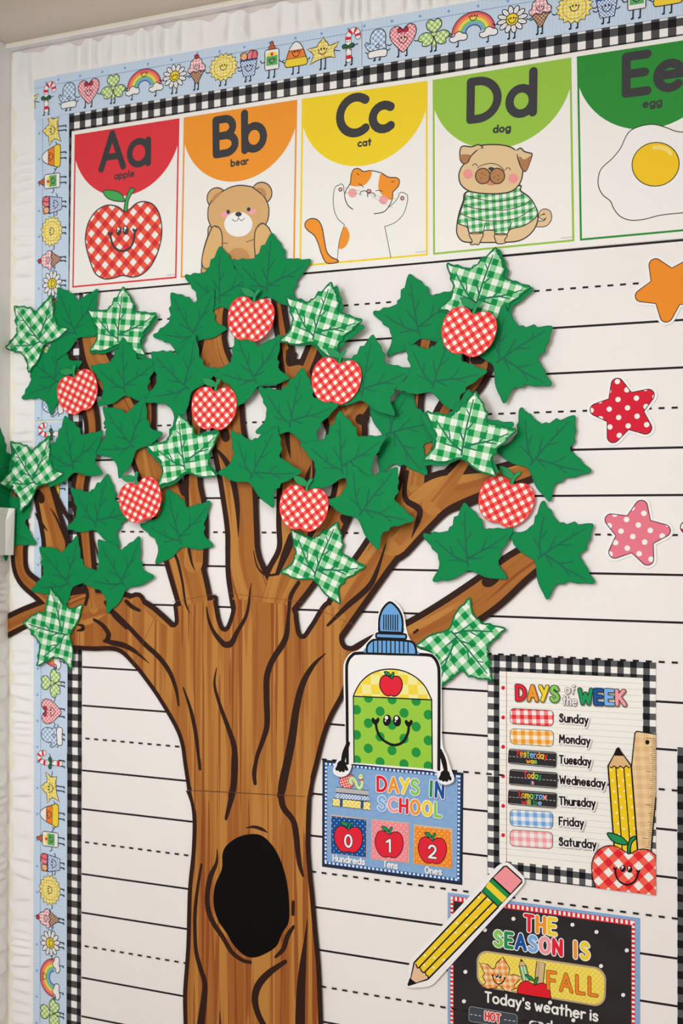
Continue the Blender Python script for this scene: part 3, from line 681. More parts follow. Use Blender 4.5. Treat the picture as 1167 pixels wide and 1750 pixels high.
# every limb: pixel centre line and full width (dark rim included)
LIMBS=[
 ([(290,1100),(262,1078),(235,1056),(190,1042),(150,1050),(112,1062),(75,1042)],[70,78,76,78,100,110,40]),
 ([(120,1085),(92,1040),(55,1050),(8,1072)],[60,38,42,44]),
 ([(130,1070),(80,1020),(40,985),(32,945),(34,900),(20,850),(-14,800)],[60,44,38,40,42,40,34]),
 ([(95,1045),(92,990),(95,930),(84,880),(72,830),(60,790)],[50,58,64,56,50,44]),
 ([(160,1040),(152,980),(144,900),(136,830),(158,735),(136,650),(104,610)],[40,36,38,38,36,42,34]),
 ([(340,1060),(325,1000),(305,925),(285,850),(252,790),(215,700),(168,620),(150,560)],[70,78,82,88,66,58,64,50]),
 ([(268,830),(252,760),(250,700),(252,640)],[60,44,42,34]),
 ([(330,960),(335,880),(330,820),(335,740),(338,660),(362,590),(368,530),(390,470)],[60,50,38,36,44,54,52,40]),
 ([(446,1060),(422,985),(415,945),(413,900),(405,820),(390,740),(388,660),(368,600),(360,530)],[110,84,70,68,76,72,60,54,50]),
 ([(466,1060),(482,1000),(501,945),(504,890),(508,800),(500,720),(508,650)],[70,80,66,72,78,78,74]),
 ([(506,690),(490,610),(480,550),(474,500)],[44,34,30,26]),
 ([(512,690),(520,640),(535,600),(548,560)],[46,36,34,28]),
 ([(484,1040),(524,975),(562,905),(588,850),(596,780),(590,720),(570,670),(560,620)],[44,60,60,50,62,78,70,50]),
 ([(566,800),(582,740),(618,690),(650,640)],[50,50,46,36]),
 ([(545,1110),(601,1014),(648,946),(690,884),(706,830),(712,780)],[50,68,70,78,58,50]),
 ([(706,830),(716,760),(706,700),(716,640),(728,580)],[44,44,36,34,36]),
 ([(714,800),(742,738),(768,690),(806,655),(818,610),(800,560)],[40,34,36,44,52,40]),
 ([(670,920),(740,850),(800,832),(850,818),(905,800),(960,770)],[80,76,62,46,44,34]),
 ([(740,860),(780,810),(815,760)],[60,40,30]),
 ([(575,1150),(640,1110),(705,1090),(765,1058),(830,1015),(885,970),(945,930)],[50,48,62,66,66,58,44]),
]
TRUNK=[(300,2080),(308,1900),(313.4,1780),(312.6,1701),(316,1650),(318.6,1608),(321,1521),(327,1459),(329,1408),(326,1375),(318.6,1342),(313,1305),(308,1271),(297,1242),(272,1199),(250,1167),(227,1138),(200,1114),(160,1112.5),(136,1111),(112,1106),(112,1070),(150,1060),(231,1012),(257,1042),(278,1057),(297,1064),(297.5,1048),(299,1030),(335,1023),(368,1017),(372,1032),(377,1058),(384,1072),(392,1055),(396,1036),(395,1016),(455,1021),(496,1027),(508,1045),(510,1060),(516,1084),(530,1066),(560,1026),(600,1050),(590,1075),(588,1096),(600,1104),(640,1095),(640,1130),(606,1150),(587,1192),(568,1228),(555,1264),(545,1304),(536,1340),(532,1365),(530,1441),(533,1490),(537,1531),(542,1590),(547.5,1647),(550,1700),(553,1780),(560,1900),(572,2080)]
t=Thing('paper_tree',W(440,1300),'large brown cardboard tree with dark outlined branches and a black hollow','tree',d=.0042)
seam=[(0,1352),(318,1350),(440,1357),(536,1362),(1000,1380)]
def seam_y(x):
    for (a,b),(c,d) in zip(seam,seam[1:]):
        if x<=c: return b+(d-b)*(x-a)/(c-a)
up=[p for p in TRUNK if p[1]<seam_y(p[0])]; i0=next(i for i,p in enumerate(TRUNK) if p[1]<seam_y(p[0])); 
up=TRUNK[i0:i0+len(up)]; lo=TRUNK[i0+len(up):]+TRUNK[:i0]
up=[(319.5,1350.5)]+up+[(533.8,1361.5)]; lo=[(532.6,1361.9)]+lo+[(317.5,1351)]
upW=PT.l(sm(up)); loW=PT.l(sm(lo))
RIM=8.6*MU
def inset(open_pts,d):
    """inner edge of an outline that is open at the seam"""
    return grow(open_pts,-d)
clipc=[((XC+.0004-t.o[0],0,0),(-1,0,0))]
g=t.g()
g.slab(upW,BARKL,.0006); base=g.d
for P,wd in LIMBS:
    g.d=base; base+=STEP; g.stroke(PT.l(P),[x*MU for x in wd],BARKL)
    # the cut edge of the limb
t.d=base; up_sheet=g
t.put(up_sheet,'crown_sheet',clip=clipc)
g=t.g(); g.d-=.0005
g.slab(loW,BARKL,.0006); inn=grow(loW,-RIM)[5:-5]; g.poly(inn,BARK); g.poly(PT.l([(334,1385),(326.5,1351.6),(440,1357.4),(525,1361.8),(523,1390)]),BARK)
g.poly(PT.l([(312,2079),(320,1900),(322,1800),(542,1800),(548,1900),(558,2079)]),BARK)
t.put(g,'trunk_sheet')
def px(c,P,w,m=BARKL):
    u=c.u(*P[0]); q=[1.25*x*u for x in w] if isinstance(w,(list,tuple)) else 1.25*w*u
    g.stroke(c.l(P),q,m)
g=t.g(); g.d+=2e-5
for P,wd in LIMBS: g.stroke(PT.l(P),[max(4,x-21)*MU for x in wd],BARK,uvlen=True)
a=PT.l(sm(up)); inn=grow(a,-RIM)[5:-5]
g.poly(inn,BARK)
# plain bark at the seam so the rim does not cross the trunk
g.poly(PT.l([(324,1330),(328.2,1350.8),(440,1357),(525.5,1361.2),(531,1330)]),BARK)
px(T2,[(425,270),(435,330),(460,390),(500,440),(520,450),(545,440),(570,390),(610,320),(625,260),(630,210),(638,158)],[5,12,16,22,24,24,18,14,12,8,3])
px(T2,[(345,300),(325,250),(310,150),(290,60),(275,20)],[3,9,11,13,13]); px(T2,[(371,98),(355,60),(341,-10)],[2,9,13])
px(T2,[(-30,285),(0,310),(60,370),(130,445),(200,510),(250,580),(280,660),(293,738)],[19,19,19,20,20,19,15,8])
px(T2,[(-60,432),(0,440),(40,450),(90,480),(150,535)],[14,14,12,9,2])
px(T2,[(315,655),(350,760),(375,880),(393,1040)],[7,15,17,10])
px(T2,[(473,560),(463,640),(490,740),(530,850),(555,930),(560,1020),(553,1120),(541,1167)],[4,11,15,20,24,27,27,24])
px(T2,[(862,155),(825,220),(815,300),(800,420),(740,520),(712,600),(710,700),(712,830),(690,910),(665,980),(655,1050),(655,1110)],[16,18,14,24,24,26,26,24,20,17,15,12])
px(T2,[(989,492),(930,550),(880,640),(850,760),(830,900),(800,1050),(785,1130),(775,1167)],[4,17,26,30,34,34,32,28])
px(T1,[(235,-8),(238,20),(240,55)],18); px(T1,[(470,-20),(467,130),(455,220),(430,320),(413,385)],[38,40,36,26,18]); px(T1,[(617,-20),(600,70),(606,150)],[14,24,22])
px(T1,[(830,-20),(795,100),(780,180),(782,260),(800,320),(860,400),(880,500),(890,600),(905,700),(925,765)],[44,40,38,38,36,34,36,32,26,14])
px(T1,[(545,446),(600,440),(650,455),(690,478)],[4,16,18,4])
px(T1,[(355,590),(350,680),(310,770),(290,880),(295,990),(330,1080),(390,1170),(450,1270),(520,1325),(575,1340)],[5,18,30,30,32,30,28,26,22,18])
px(T1,[(250,690),(225,840),(208,1000),(207,1150),(215,1270),(240,1370),(272,1480),(265,1600),(248,1740),(244,1860)],[14,18,22,22,24,28,32,38,46,56])
px(T1,[(860,940),(858,1020)],20); px(T1,[(862,1102),(820,1170),(795,1250),(742,1305)],[16,28,26,14])
px(T1,[(955,1055),(940,1200),(920,1400),(908,1600),(905,1860)],[3,18,42,54,58]); px(T1,[(808,1335),(700,1410),(630,1490),(605,1580),(625,1680),(680,1790)],[22,34,40,40,36,36]); px(T1,[(372,1665),(376,1800)],[3,16])
px(cD,[(625,385),(680,420),(722,480),(715,520),(745,540),(820,560),(900,600),(992,676)],[16,24,30,30,26,22,18,3])
px(cD,[(838,262),(880,300),(928,324)],[22,24,16]); px(cD,[(515,458),(548,450),(552,438),(545,425),(520,420)],[10,20,26,18,8]); px(cD,[(470,178),(500,185),(518,180)],[40,46,20]); px(cD,[(576,182),(582,230),(568,282)],[20,22,20])
px(cD,[(700,270),(760,360),(840,440)],[20,22,18])
px(cB,[(235,690),(270,750),(316,805)],[8,20,4]); px(cB,[(335,655),(380,730),(445,885)],[4,14,16]); px(cB,[(255,555),(270,580),(276,598)],[40,46,42]); px(cB,[(625,868),(650,960)],[4,12])
px(cB,[(360,530),(385,590),(430,680),(480,755)],[22,24,26,24])
px(cG,[(482,402),(540,480),(580,600),(605,760),(610,938)],[14,30,34,26,3]); px(cG,[(300,1025),(320,1100),(340,1150)],[12,12,3]); px(cG,[(705,1025),(720,1100),(745,1150),(790,1178),(860,1170)],[4,8,10,12,12])
px(cG,[(1062,490),(1045,550),(1036,590)],[3,22,30]); px(cG,[(912,280),(920,360),(935,450)],[28,22,3]); px(cG,[(525,290),(532,318)],48); px(cG,[(945,940),(905,1040),(855,1165)],[46,42,24])
px(cH,[(640,205),(662,212)],[52,54]); px(cH,[(540,820),(548,838)],[44,40])
px(cK,[(52,540),(36,640),(50,700),(105,735),(122,765),(108,820),(75,905)],[18,22,26,30,28,22,3])
px(cH,[(803,972),(745,1150),(690,1255),(560,1370),(438,1490)],[3,22,30,28,14])
px(cK,[(215,783),(290,735),(430,680),(480,662)],[3,18,30,30]); px(cK,[(490,1150),(510,1148),(540,1135)],[44,44,30]); px(cQ,[(432,645),(448,632)],11)
px(cE:=Crop(240,380,3.89,.005),[(985,860),(995,930),(1025,880)],[30,46,30]); px(cG,[(250,620),(275,660),(290,590)],[24,40,26])
px(Crop(620,400,3.432,.005),[(655,735),(690,735)],[46,46])
t.put(g,'bark_print',clip=clipc)
g=t.g(); g.poly(sm(T1.l([(390,620),(420,560),(500,505),(600,487),(670,510),(740,590),(790,700),(820,820),(833,940),(830,1070),(785,1150),(750,1230),(680,1280),(600,1308),(530,1290),(460,1220),(420,1150),(360,1060),(330,950),(340,830),(385,720)]),True),C(12,10,10)); t.put(g,'hollow')
g=t.g()
for P in ([(265,245),(470,208)],[(527,204),(893,248)],[(72,552),(188,300)],[(965,285),(1125,355)]): g.stroke(T2.l(P),.0007,C(120,74,42))
g.stroke(T1.l([(200,197),(470,210),(935,238)]),.0008,C(104,64,38)); t.put(g,'sheet_joins')
# ================================================================== maple leaves
HI=Crop(710,845,6.483,.006)
LO=[(520,88),(540,72),(565,88),(600,130),(640,160),(672,182),(690,225),(718,250),(745,265),(750,310),(757,352),(790,375),(830,365),(880,368),(930,356),(990,368),(1050,357),(1100,352),(1115,380),(1095,420),(1060,475),(1035,540),(990,595),(962,640),(978,685),(942,735),(955,800),(1000,860),(1040,915),(1035,948),(960,945),(880,945),(790,930),(690,885),(597,858),(520,900),(450,945),(390,965),(330,980),(290,972),(230,992),(192,992),(186,962),(215,910),(250,845),(260,770),(245,720),(240,670),(210,640),(170,610),(160,575),(120,535),(75,485),(64,452),(82,432),(140,445),(190,415),(250,425),(320,410),(355,400),(372,355),(408,335),(420,240),(465,225),(495,140)]
LV=[([(592,808),(575,690),(555,480),(540,175)],[1.6,1.5,1.3,.9]),([(575,765),(420,690),(205,515)],[1.5,1.4,.9]),([(590,715),(730,635),(850,570),(1035,435)],[1.5,1.5,1.3,.9]),([(575,665),(500,560),(465,500)],[1.4,1.2,.9]),([(565,520),(600,460),(622,400)],[1.2,1.1,.8]),([(545,350),(500,300)],1),([(410,660),(370,575)],[1.2,.9]),([(530,745),(355,742)],[1.2,.9]),([(595,715),(740,715)],[1.3,1]),([(740,630),(770,560),(795,470)],[1.3,1.1,.8]),([(790,600),(930,582)],[1.2,.9])]
Bw,Tw=HI.p(590,790),HI.p(540,72)
ang=math.atan2(Tw[0]-Bw[0],Tw[1]-Bw[1]); LEN=math.hypot(Tw[0]-Bw[0],Tw[1]-Bw[1])
def loc(p,B=Bw,a=ang):
    x,z=p[0]-B[0],p[1]-B[1]; c,s=math.cos(a),math.sin(a); return (x*c-z*s, x*s+z*c)
LP=[]
LPraw=[loc(HI.p(*q)) for q in LO]
LP=sm(LPraw,True,2)
PRN=grow(LP,-.0028); PRN=[(x*(1+.008*((i*7)%5-2)),z*(1+.008*((i*7)%5-2))) for i,(x,z) in enumerate(PRN)]
def curl(x,z):
    r2=x*x+z*z; return .0004*min(1.6,r2/.0064)*(1+.35*math.sin(3*math.atan2(z,x)+.6))
LGRN=C(14,130,72); LVEIN=C(28,100,74); LEDGE=C(22,112,66)
gh_leaf=gingham('gingham_leaf',(12,138,70),(134,196,146),(222,230,220),.0200,0,(.42,.1))
def build_leaf(pr):
    r=bpy.data.objects.new('maple_leaf',None); COL.objects.link(r); r.empty_display_size=.02
    g=G(0,(0,0)); g.slab(LP,LGRN if not pr else LEDGE,.0004,C(226,226,212) if not pr else LEDGE)
    if not pr:
        g.stroke([(p[0]*.994,p[1]*.994) for p in LP],.0011,LVEIN,smooth=False,closed=True)
    g.build('leaf_blade',r,grid=.014,disp=curl)
    d=g.d+2e-5
    if pr:
        g=G(d,(0,0)); g.poly(PRN,gh_leaf); g.build('checkered_print',r,grid=.014,disp=curl); d=g.d+2e-5
    g=G(d,(0,0))
    for P,w in LV: g.stroke([loc(HI.p(*q)) for q in P],[x*.0020 for x in w] if isinstance(w,list) else w*.0018,LVEIN if not pr else C(26,116,78))
    for k in range(9): p0=loc(HI.p(690+14*k,876+4.6*k)); g.poly([p0,(p0[0]+.0011,p0[1]),(p0[0]+.0011,p0[1]+.0006),(p0[0],p0[1]+.0006)],C(24,80,58))
    g.build('leaf_veins',r,grid=.014,disp=curl)
    return r
PROTO={0:build_leaf(0),1:build_leaf(1)}; USED={0:False,1:False}
FLAT={k:[c.data for c in r.children] for k,r in PROTO.items()}
ZA,ZB,ZD,ZE,ZF,ZL,ZG,ZH,ZK,ZQ=(0,460,3.89),(0,700,3.89),(0,960,3.89),(240,380,3.89),(480,460,3.89),(620,400,3.432),(240,660,3.647),(440,660,3.647),(680,640,3.2417),(560,860,2.9175)
S,GH=0,1
LEAVES=[
(S,ZB,(222,575),(-12,780),'solid green maple leaf at the left corner partly covered by a cream fabric flap'),
(S,ZB,(-20,140),(-70,440),'solid green maple leaf wrapped round the corner at the left picture edge'),
(S,ZA,(165,570),(380,745),'solid green maple leaf under the leftmost red apple, its tips over the white ruffle'),
(S,ZA,(390,122),(505,428),'solid green maple leaf just below the Aa card, between two checked leaves'),
(GH,ZA,(100,250),(272,482),'green checked maple leaf at the upper left, over the blue border and ruffle'),
(S,ZA,(833,135),(790,486),'solid green maple leaf, only a rim behind the checked leaf below the Aa card'),
(GH,ZA,(822,118),(785,470),'green checked maple leaf pointing straight up at the lower edge of the Aa card'),
(S,ZA,(820,460),(830,800),'solid green maple leaf right of the leftmost red apple, its tip over a checked leaf'),
(S,ZB,(690,-14),(885,245),'solid green maple leaf above the pear shaped tilted apple on the left'),
(S,ZB,(435,42),(488,385),'solid green maple leaf directly below the leftmost red apple'),
(GH,ZB,(70,210),(235,490),'green checked maple leaf at the left edge, over the candy cane of the border'),
(S,ZB,(720,430),(637,765),'solid green maple leaf left of the tilted apple with the checkered strip behind it'),
(S,ZD,(272,-90),(455,140),'solid green maple leaf, left one of the pair above the lowest left checked leaf'),
(S,ZD,(655,-148),(825,150),'solid green maple leaf, right one of the pair above the lowest left checked leaf'),
(GH,ZD,(150,400),(445,485),'green checked maple leaf lying sideways over the border, lowest leaf on the left'),
(S,ZE,(532,165),(530,520),'solid green maple leaf below the bear, behind the topmost red apple'),
(S,ZE,(878,65),(843,462),'solid green maple leaf covering the right paw of the bear, topmost solid leaf'),
(S,ZE,(210,475),(360,755),'solid green maple leaf below the gap between the Aa and Bb cards'),
(S,ZE,(65,855),(325,1112),'solid green maple leaf left of the red apple that hangs left of the middle'),
(S,ZE,(640,745),(762,1045),'solid green maple leaf directly under the topmost red apple'),
(S,ZF,(372,118),(228,462),'solid green maple leaf showing as a rim behind the checked leaf under the cat card'),
(GH,ZF,(335,90),(218,450),'green checked maple leaf under the cat card, left of the dog card'),
(S,ZH,(1190,215),(800,300),'solid green maple leaf left of the checked leaf in the right half, pointing right'),
(S,ZF,(615,430),(540,840),'solid green maple leaf behind the right side of the central apple under the cat card'),
(S,ZL,(275,230),(332,585),'solid green maple leaf left of the large apple below the pug card'),
(S,ZL,(800,96),(684,424),'solid green maple leaf showing as a rim behind the checked leaf touching the pug card'),
(GH,ZL,(780,85),(668,410),'green checked maple leaf at the top right, its tip on the pug card'),
(S,ZL,(1120,540),(787,752),'solid green maple leaf at the right of the large apple below the pug card'),
(S,ZL,(535,565),(413,890),'solid green maple leaf below and left of the large apple under the pug card'),
(S,ZF,(150,650),(60,1050),'solid green maple leaf in the middle, left below the central apple under the cat card'),
(S,ZH,(515,145),(530,545),'solid green maple leaf in the middle of the crown, pointing straight up'),
(S,ZG,(855,245),(690,572),'solid green maple leaf above and left of the lowest middle apple'),
(S,ZH,(875,505),(642,797),'solid green maple leaf right of the lowest middle apple'),
(S,ZK,(985,225),(738,495),'solid green maple leaf with tips on the dashed line, left of the red star'),
(S,ZK,(395,72),(350,446),'solid green maple leaf, a rim behind the checked leaf in the right crown half'),
(GH,ZK,(434,87),(353,440),'green checked maple leaf in the right half of the crown above the rightmost apple'),
(S,ZG,(225,182),(280,510),'solid green maple leaf showing as a rim behind the checked leaf left of the middle'),
(GH,ZG,(240,175),(277,505),'green checked maple leaf left of the middle, below a red apple'),
(S,ZG,(170,635),(252,975),'solid green maple leaf right of the tilted pear shaped apple'),
(GH,ZH,(500,845),(357,1178),'green checked maple leaf under the lowest middle apple'),
(S,ZK,(1085,830),(783,1015),'solid green maple leaf ending the lowest right branch, left of the pink star'),
(S,ZK,(370,705),(389,1058),'solid green maple leaf below the rightmost apple, left of the last leaf on the right'),
(GH,ZQ,(820,885),(622,645),'green checked maple leaf tucked behind the glue bottle above the days of the week poster'),
]
def inside(p,poly):
    c=False; n=len(poly)
    for i in range(n):
        a,b=poly[i-1],poly[i]
        if (a[1]>p[1])!=(b[1]>p[1]) and p[0]<(b[0]-a[0])*(p[1]-a[1])/(b[1]-a[1])+a[0]: c=not c
    return c
placed=[]      # (outline, level)
LV0,LVS=.0066,.0013
def level(poly):
    lv=0; bx=[min(p[0] for p in poly),max(p[0] for p in poly),min(p[1] for p in poly),max(p[1] for p in poly)]
    for q,b,l in placed:
        if l<lv or b[0]>bx[1] or b[1]<bx[0] or b[2]>bx[3] or b[3]<bx[2]: continue
        if any(inside(p,q) for p in poly[::2]) or any(inside(p,poly) for p in q[::2]): lv=l+1
    placed.append((poly,bx,lv)); return lv
def spin(P,o,a):
    c,s=math.cos(a),math.sin(a); return [(o[0]+x*c+z*s,o[1]-x*s+z*c) for x,z in P]
def bend(ob,root):
    """fold the part of a sheet that passes the corner onto the side wall"""
    me=ob.data.copy(); ob.data=me; bm=bmesh.new(); bm.from_mesh(me)
    c,s=math.cos(root.rotation_euler.y),math.sin(root.rotation_euler.y); rx,ry=root.location.x,root.location.y; k0=root.scale.x
    for v in bm.verts: v.co.x*=k0; v.co.z*=k0
    bmesh.ops.bisect_plane(bm,geom=bm.verts[:]+bm.edges[:]+bm.faces[:],plane_co=((XC-rx)*c,0,(XC-rx)*s),plane_no=(c,0,s))
    for v in bm.verts:
        X=rx+v.co.x*c+v.co.z*s; Z=-v.co.x*s+v.co.z*c; d=-(ry+v.co.y)
        k=XC+d
        if X<k: 
            over=k-X; X=k; d=d+over
        Y=-d-ry; v.co=((X-rx)*c-Z*s, Y, (X-rx)*s+Z*c)
    for v in bm.verts: v.co.x/=k0; v.co.z/=k0
    bm.to_mesh(me); bm.free()
ratios=[]
def put_leaf(kind,crop,T,B,label):
    b=W(crop[0]+B[0]/crop[2],crop[1]+B[1]/crop[2],.007); tp=W(crop[0]+T[0]/crop[2],crop[1]+T[1]/crop[2],.007)
    a=math.atan2(tp[0]-b[0],tp[1]-b[1]); l=math.hypot(tp[0]-b[0],tp[1]-b[1]); ratios.append(round(l/LEN,2))
    mid=((b[0]+tp[0])/2,(b[1]+tp[1])/2); o=(mid[0]-math.sin(a)*LEN/2,mid[1]-math.cos(a)*LEN/2)
    lv=level(spin([(x*.95,z*.95) for x,z in LP],o,a)); d=LV0+LVS*lv
    pr=PROTO[kind]
    b=W(crop[0]+B[0]/crop[2],crop[1]+B[1]/crop[2],d); tp=W(crop[0]+T[0]/crop[2],crop[1]+T[1]/crop[2],d)
    sc=.35*min(1.04,max(.88,l/LEN))+.65*.945
    mid=((b[0]+tp[0])/2,(b[1]+tp[1])/2); o=(mid[0]-math.sin(a)*LEN*sc/2,mid[1]-math.cos(a)*LEN*sc/2)
    if USED[kind]:
        r=dup(pr,label)
        for ch,me in zip(r.children,FLAT[kind]): ch.data=me
    else: r=pr; USED[kind]=True
    r.location=(o[0],-d,o[1]); r.rotation_euler=(0,a,0); r.scale=(sc,1,sc)
    tag(r,label,'leaf','checked leaves on the paper tree' if kind else 'solid green leaves on the paper tree')
    if min(p[0] for p in spin(LP,o,a))<XC+.02:
        for ch in r.children: bend(ch,r)
for L in LEAVES[:34]: put_leaf(*L)
# ------------------------------------------------------------------ red gingham apples
HA=Crop(740,480,8.977,.012)
AB=[(600,500),(660,488),(730,457),(800,450),(870,468),(930,520),(970,590),(985,690),(970,800),(930,920),(870,1010),(800,1080),(720,1135),(640,1158),(570,1150),(520,1130),(480,1116),(420,1130),(350,1125),(280,1090),(215,1030),(170,940),(145,830),(145,730),(170,620),(220,520),(290,450),(370,415),(450,410),(520,430),(565,470)]
AS=[(590,500),(600,440),(612,395),(650,325),(690,290),(725,310),(702,350),(662,400),(640,450),(630,500)]; AF=[(612,420),(560,418),(480,400),(430,358),(390,275),(430,262),(520,280),(595,325),(625,368)]
gh_app=gingham('gingham_apple',(214,46,58),(230,96,82),(243,238,228),.01165,45,(.3,.2))
Da,Db=HA.p(600,500),HA.p(500,1122); aa=math.atan2(Da[0]-Db[0],Da[1]-Db[1]); AL=math.hypot(Da[0]-Db[0],Da[1]-Db[1]); Am=((Da[0]+Db[0])/2,(Da[1]+Db[1])/2)
la=lambda P:[loc(HA.p(*q),Am,aa) for q in P]
APOUT=sm(la(AB),True,3)
def build_apple():
    r=bpy.data.objects.new('paper_apple',None); COL.objects.link(r); r.empty_display_size=.02
    g=G(0,(0,0)); g.slab(APOUT,C(222,58,66),.0004); g.build('apple_body',r); d=g.d
    g=G(d+1e-5,(0,0)); g.poly(grow(APOUT,-.0011),gh_app); p0=la([(690,1090)])[0]; g.build('checkered_print',r)
    g=G(0,(0,0)); g.slab(sm(la(AS),True,3),C(44,146,86),.00042); g.stroke(sm(la(AS),True,3),.0006,LVEIN,smooth=False,closed=True); g.build('stem',r)
    g=G(-.00003,(0,0)); g.slab(sm(la(AF),True,3),C(42,142,84),.00042); g.stroke(sm(la(AF),True,3),.0006,LVEIN,smooth=False,closed=True); g.build('stem_leaf',r)
    return r
AP0=build_apple(); ap_used=False
APPLES=[(ZK,(627,605),(560,825),'red gingham apple furthest right, above the green leaf and beside the branch'),
(ZA,(492,718),(550,940),'red gingham apple furthest left, tilted, beside the blue border'),
(ZE,(750,522),(712,785),'topmost red gingham apple, below the bear card'),
(ZG,(465,22),(452,272),'red gingham apple left of the middle, above a checked leaf'),
(ZF,(385,625),(345,882),'red gingham apple in the centre, below the checked leaf under the cat card'),
(ZL,(645,467),(590,704),'red gingham apple below the pug card, large and between green leaves'),
(ZB,(905,488),(972,738),'red gingham apple tilted to the right, lower left of the crown'),
(ZH,(302,650),(270,894),'red gingham apple lowest in the middle, above a checked leaf')]
def put_apple(crop,Dt,Dd,label):
    global ap_used
    a_=W(crop[0]+Dt[0]/crop[2],crop[1]+Dt[1]/crop[2],.012); b_=W(crop[0]+Dd[0]/crop[2],crop[1]+Dd[1]/crop[2],.012)
    a=math.atan2(a_[0]-b_[0],a_[1]-b_[1]); o=((a_[0]+b_[0])/2,(a_[1]+b_[1])/2); ratios.append(('a',round(math.hypot(a_[0]-b_[0],a_[1]-b_[1])/AL,2)))
    lv=level(spin(APOUT[::3],o,a)); d=LV0+LVS*lv+.0004
    a_=W(crop[0]+Dt[0]/crop[2],crop[1]+Dt[1]/crop[2],d); b_=W(crop[0]+Dd[0]/crop[2],crop[1]+Dd[1]/crop[2],d); o=((a_[0]+b_[0])/2,(a_[1]+b_[1])/2)
    r=dup(AP0,label) if ap_used else AP0; ap_used=True
    r.location=(o[0],-d,o[1]); r.rotation_euler=(0,a,0); tag(r,label,'apple','red gingham apples on the paper tree')
put_apple(*APPLES[0])
for L in LEAVES[34:]: put_leaf(*L)
for L in APPLES[1:]: put_apple(*L)
print('RATIOS',ratios,'LEN',LEN,'maxlv',max(p[2] for p in placed))
# ------------------------------------------------------------------ stars
pk_red=polka('polka_red_star',(204,36,58),(242,236,226),.0254,.145,2,(.3,.35)); pk_pink=polka('polka_pink_star',(220,118,136),(244,236,228),.0254,.15,20,(.2,.1)); ORST=C(226,138,44)
def star_out(R,rin,f,n=5):
    """rounded five pointed star"""
    o=[]
    for i in range(n):
        a=pi/2+2*pi*i/n; tip=(R*math.cos(a),R*math.sin(a)); c=((R-f)*math.cos(a),(R-f)*math.sin(a))
        b0=a-pi/n; b1=a+pi/n; v0=(rin*math.cos(b0),rin*math.sin(b0)); v1=(rin*math.cos(b1),rin*math.sin(b1))
        o.append(v0)
        for k in range(9):
            t=a-1.18+2.36*k/8; o.append((c[0]+f*math.cos(t),c[1]+f*math.sin(t)))
    return o
def star(px_,py_,rot,face,label,R=.0475):
    c=W(px_,py_,.002); t=Thing('star_cutout',c,label,'star','star cutouts on the ruled paper',d=.0012)
    P=star_out(R,R*.58,.0085); c_,s_=math.cos(rot),math.sin(rot); P=[(c[0]+x*c_-z*s_,c[1]+x*s_+z*c_) for x,z in P]
    g=t.g(); g.slab(grow(P,.0042),WHITE,.0004); t.put(g,'white_border')
    g=t.g(); g.poly(P,face); g.stroke(P,.0013,C(60,36,40),smooth=False,closed=True); t.put(g,'printed_star')
star(1144,492,.52+2*pi/5*0,ORST,'orange star cutout cut off by the right edge, below the egg card')
star(1066,702,.52-.28,pk_red,'dark red star cutout with white polka dots')
star(1086,912,.52-.72,pk_pink,'pink star cutout with white polka dots')
star(1224,902,.30,pk_red,'red star cutout almost wholly outside the right edge')
# ================================================================== days in school poster
def quadmap(c,TLq,TRq,BRq,BLq):
    a,b,cc,d=c.p(*TLq),c.p(*TRq),c.p(*BRq),c.p(*BLq)
    return lambda u,v: lerp2(lerp2(a,b,u),lerp2(d,cc,u),v)
def rect(q,u0,v0,u1,v1): return [q(u0,v1),q(u1,v1),q(u1,v0),q(u0,v0)]
def rrect(q,u0,v0,u1,v1,ru,rv,n=6):
    o=[]
    for cx,cy,a0 in ((u1-ru,v1-rv,0),(u0+ru,v1-rv,90),(u0+ru,v0+rv,180),(u1-ru,v0+rv,270)):
        for k in range(n+1):
            a=math.radians(a0+90*k/n); o.append(q(cx+ru*math.cos(a),cy+rv*math.sin(a)))
    return o
def checks(g,q,u0,v0,u1,v1,nu,nv,m):
    """a row of little squares round a frame band"""
    du,dv=(u1-u0)/nu,(v1-v0)/nv
    return du,dv
denim=cloudy('denim_print',(116,156,202),(140,176,214),160,.85)
cS=Crop(540,1270,4.168,.002)
q=quadmap(cS,(45,118),(1048,212),(1040,1012),(42,880))
t=Thing('school_days_poster',q(.5,.5),'blue denim days in school poster with three apple number cards, below the glue bottle','poster',d=.0012)
g=t.g(); g.slab(rect(q,0,0,1,1),C(40,46,62),.0003); t.put(g,'poster_sheet')
g=t.g(); g.poly(rect(q,.017,.022,.983,.972),C(34,96,170)); 
n=33; m=26
for k in range(n):
    u=.020+(.960)*k/n
    for v0,v1 in ((.026,.046),(.948,.968)): g.poly(rect(q,u,v0,u+.0145,v1),WHITE)
for k in range(m):
    v=.026+.942*k/m
    for u0,u1 in ((.020,.034),(.966,.980)): g.poly(rect(q,u0,v,u1,v+.018),WHITE)
t.put(g,'checked_frame')
g=t.g(); g.poly(rect(q,.037,.050,.963,.944),denim); t.put(g,'denim_field')
u=cS.u(600,500); g=t.g()
C6=[RED,ORG,YEL,LIME,C(36,140,84),NAVY]; sh=(.0006,-.0007)
text(g,'DAYS',cS.p(440,338),cS.p(728,364),98*u,21*u,C6[:4],under=[(34*u,C(86,112,150),sh),(32*u,WHITE,(0,0))])
text(g,'IN',cS.p(816,376),cS.p(902,388),102*u,21*u,C6[4:],under=[(34*u,C(86,112,150),sh),(32*u,WHITE,(0,0))],gap=.42)
text(g,'SCHOOL',cS.p(447,472),cS.p(888,524),92*u,21*u,[BLU,PNK,RED,ORG,YEL,LIME],under=[(34*u,C(86,112,150),sh),(32*u,WHITE,(0,0))],gap=.34)
t.put(g,'printed_title')
g=t.g(); gh_sm=gingham('gingham_red_small',(216,50,60),(232,110,100),(244,238,230),.0040,20)
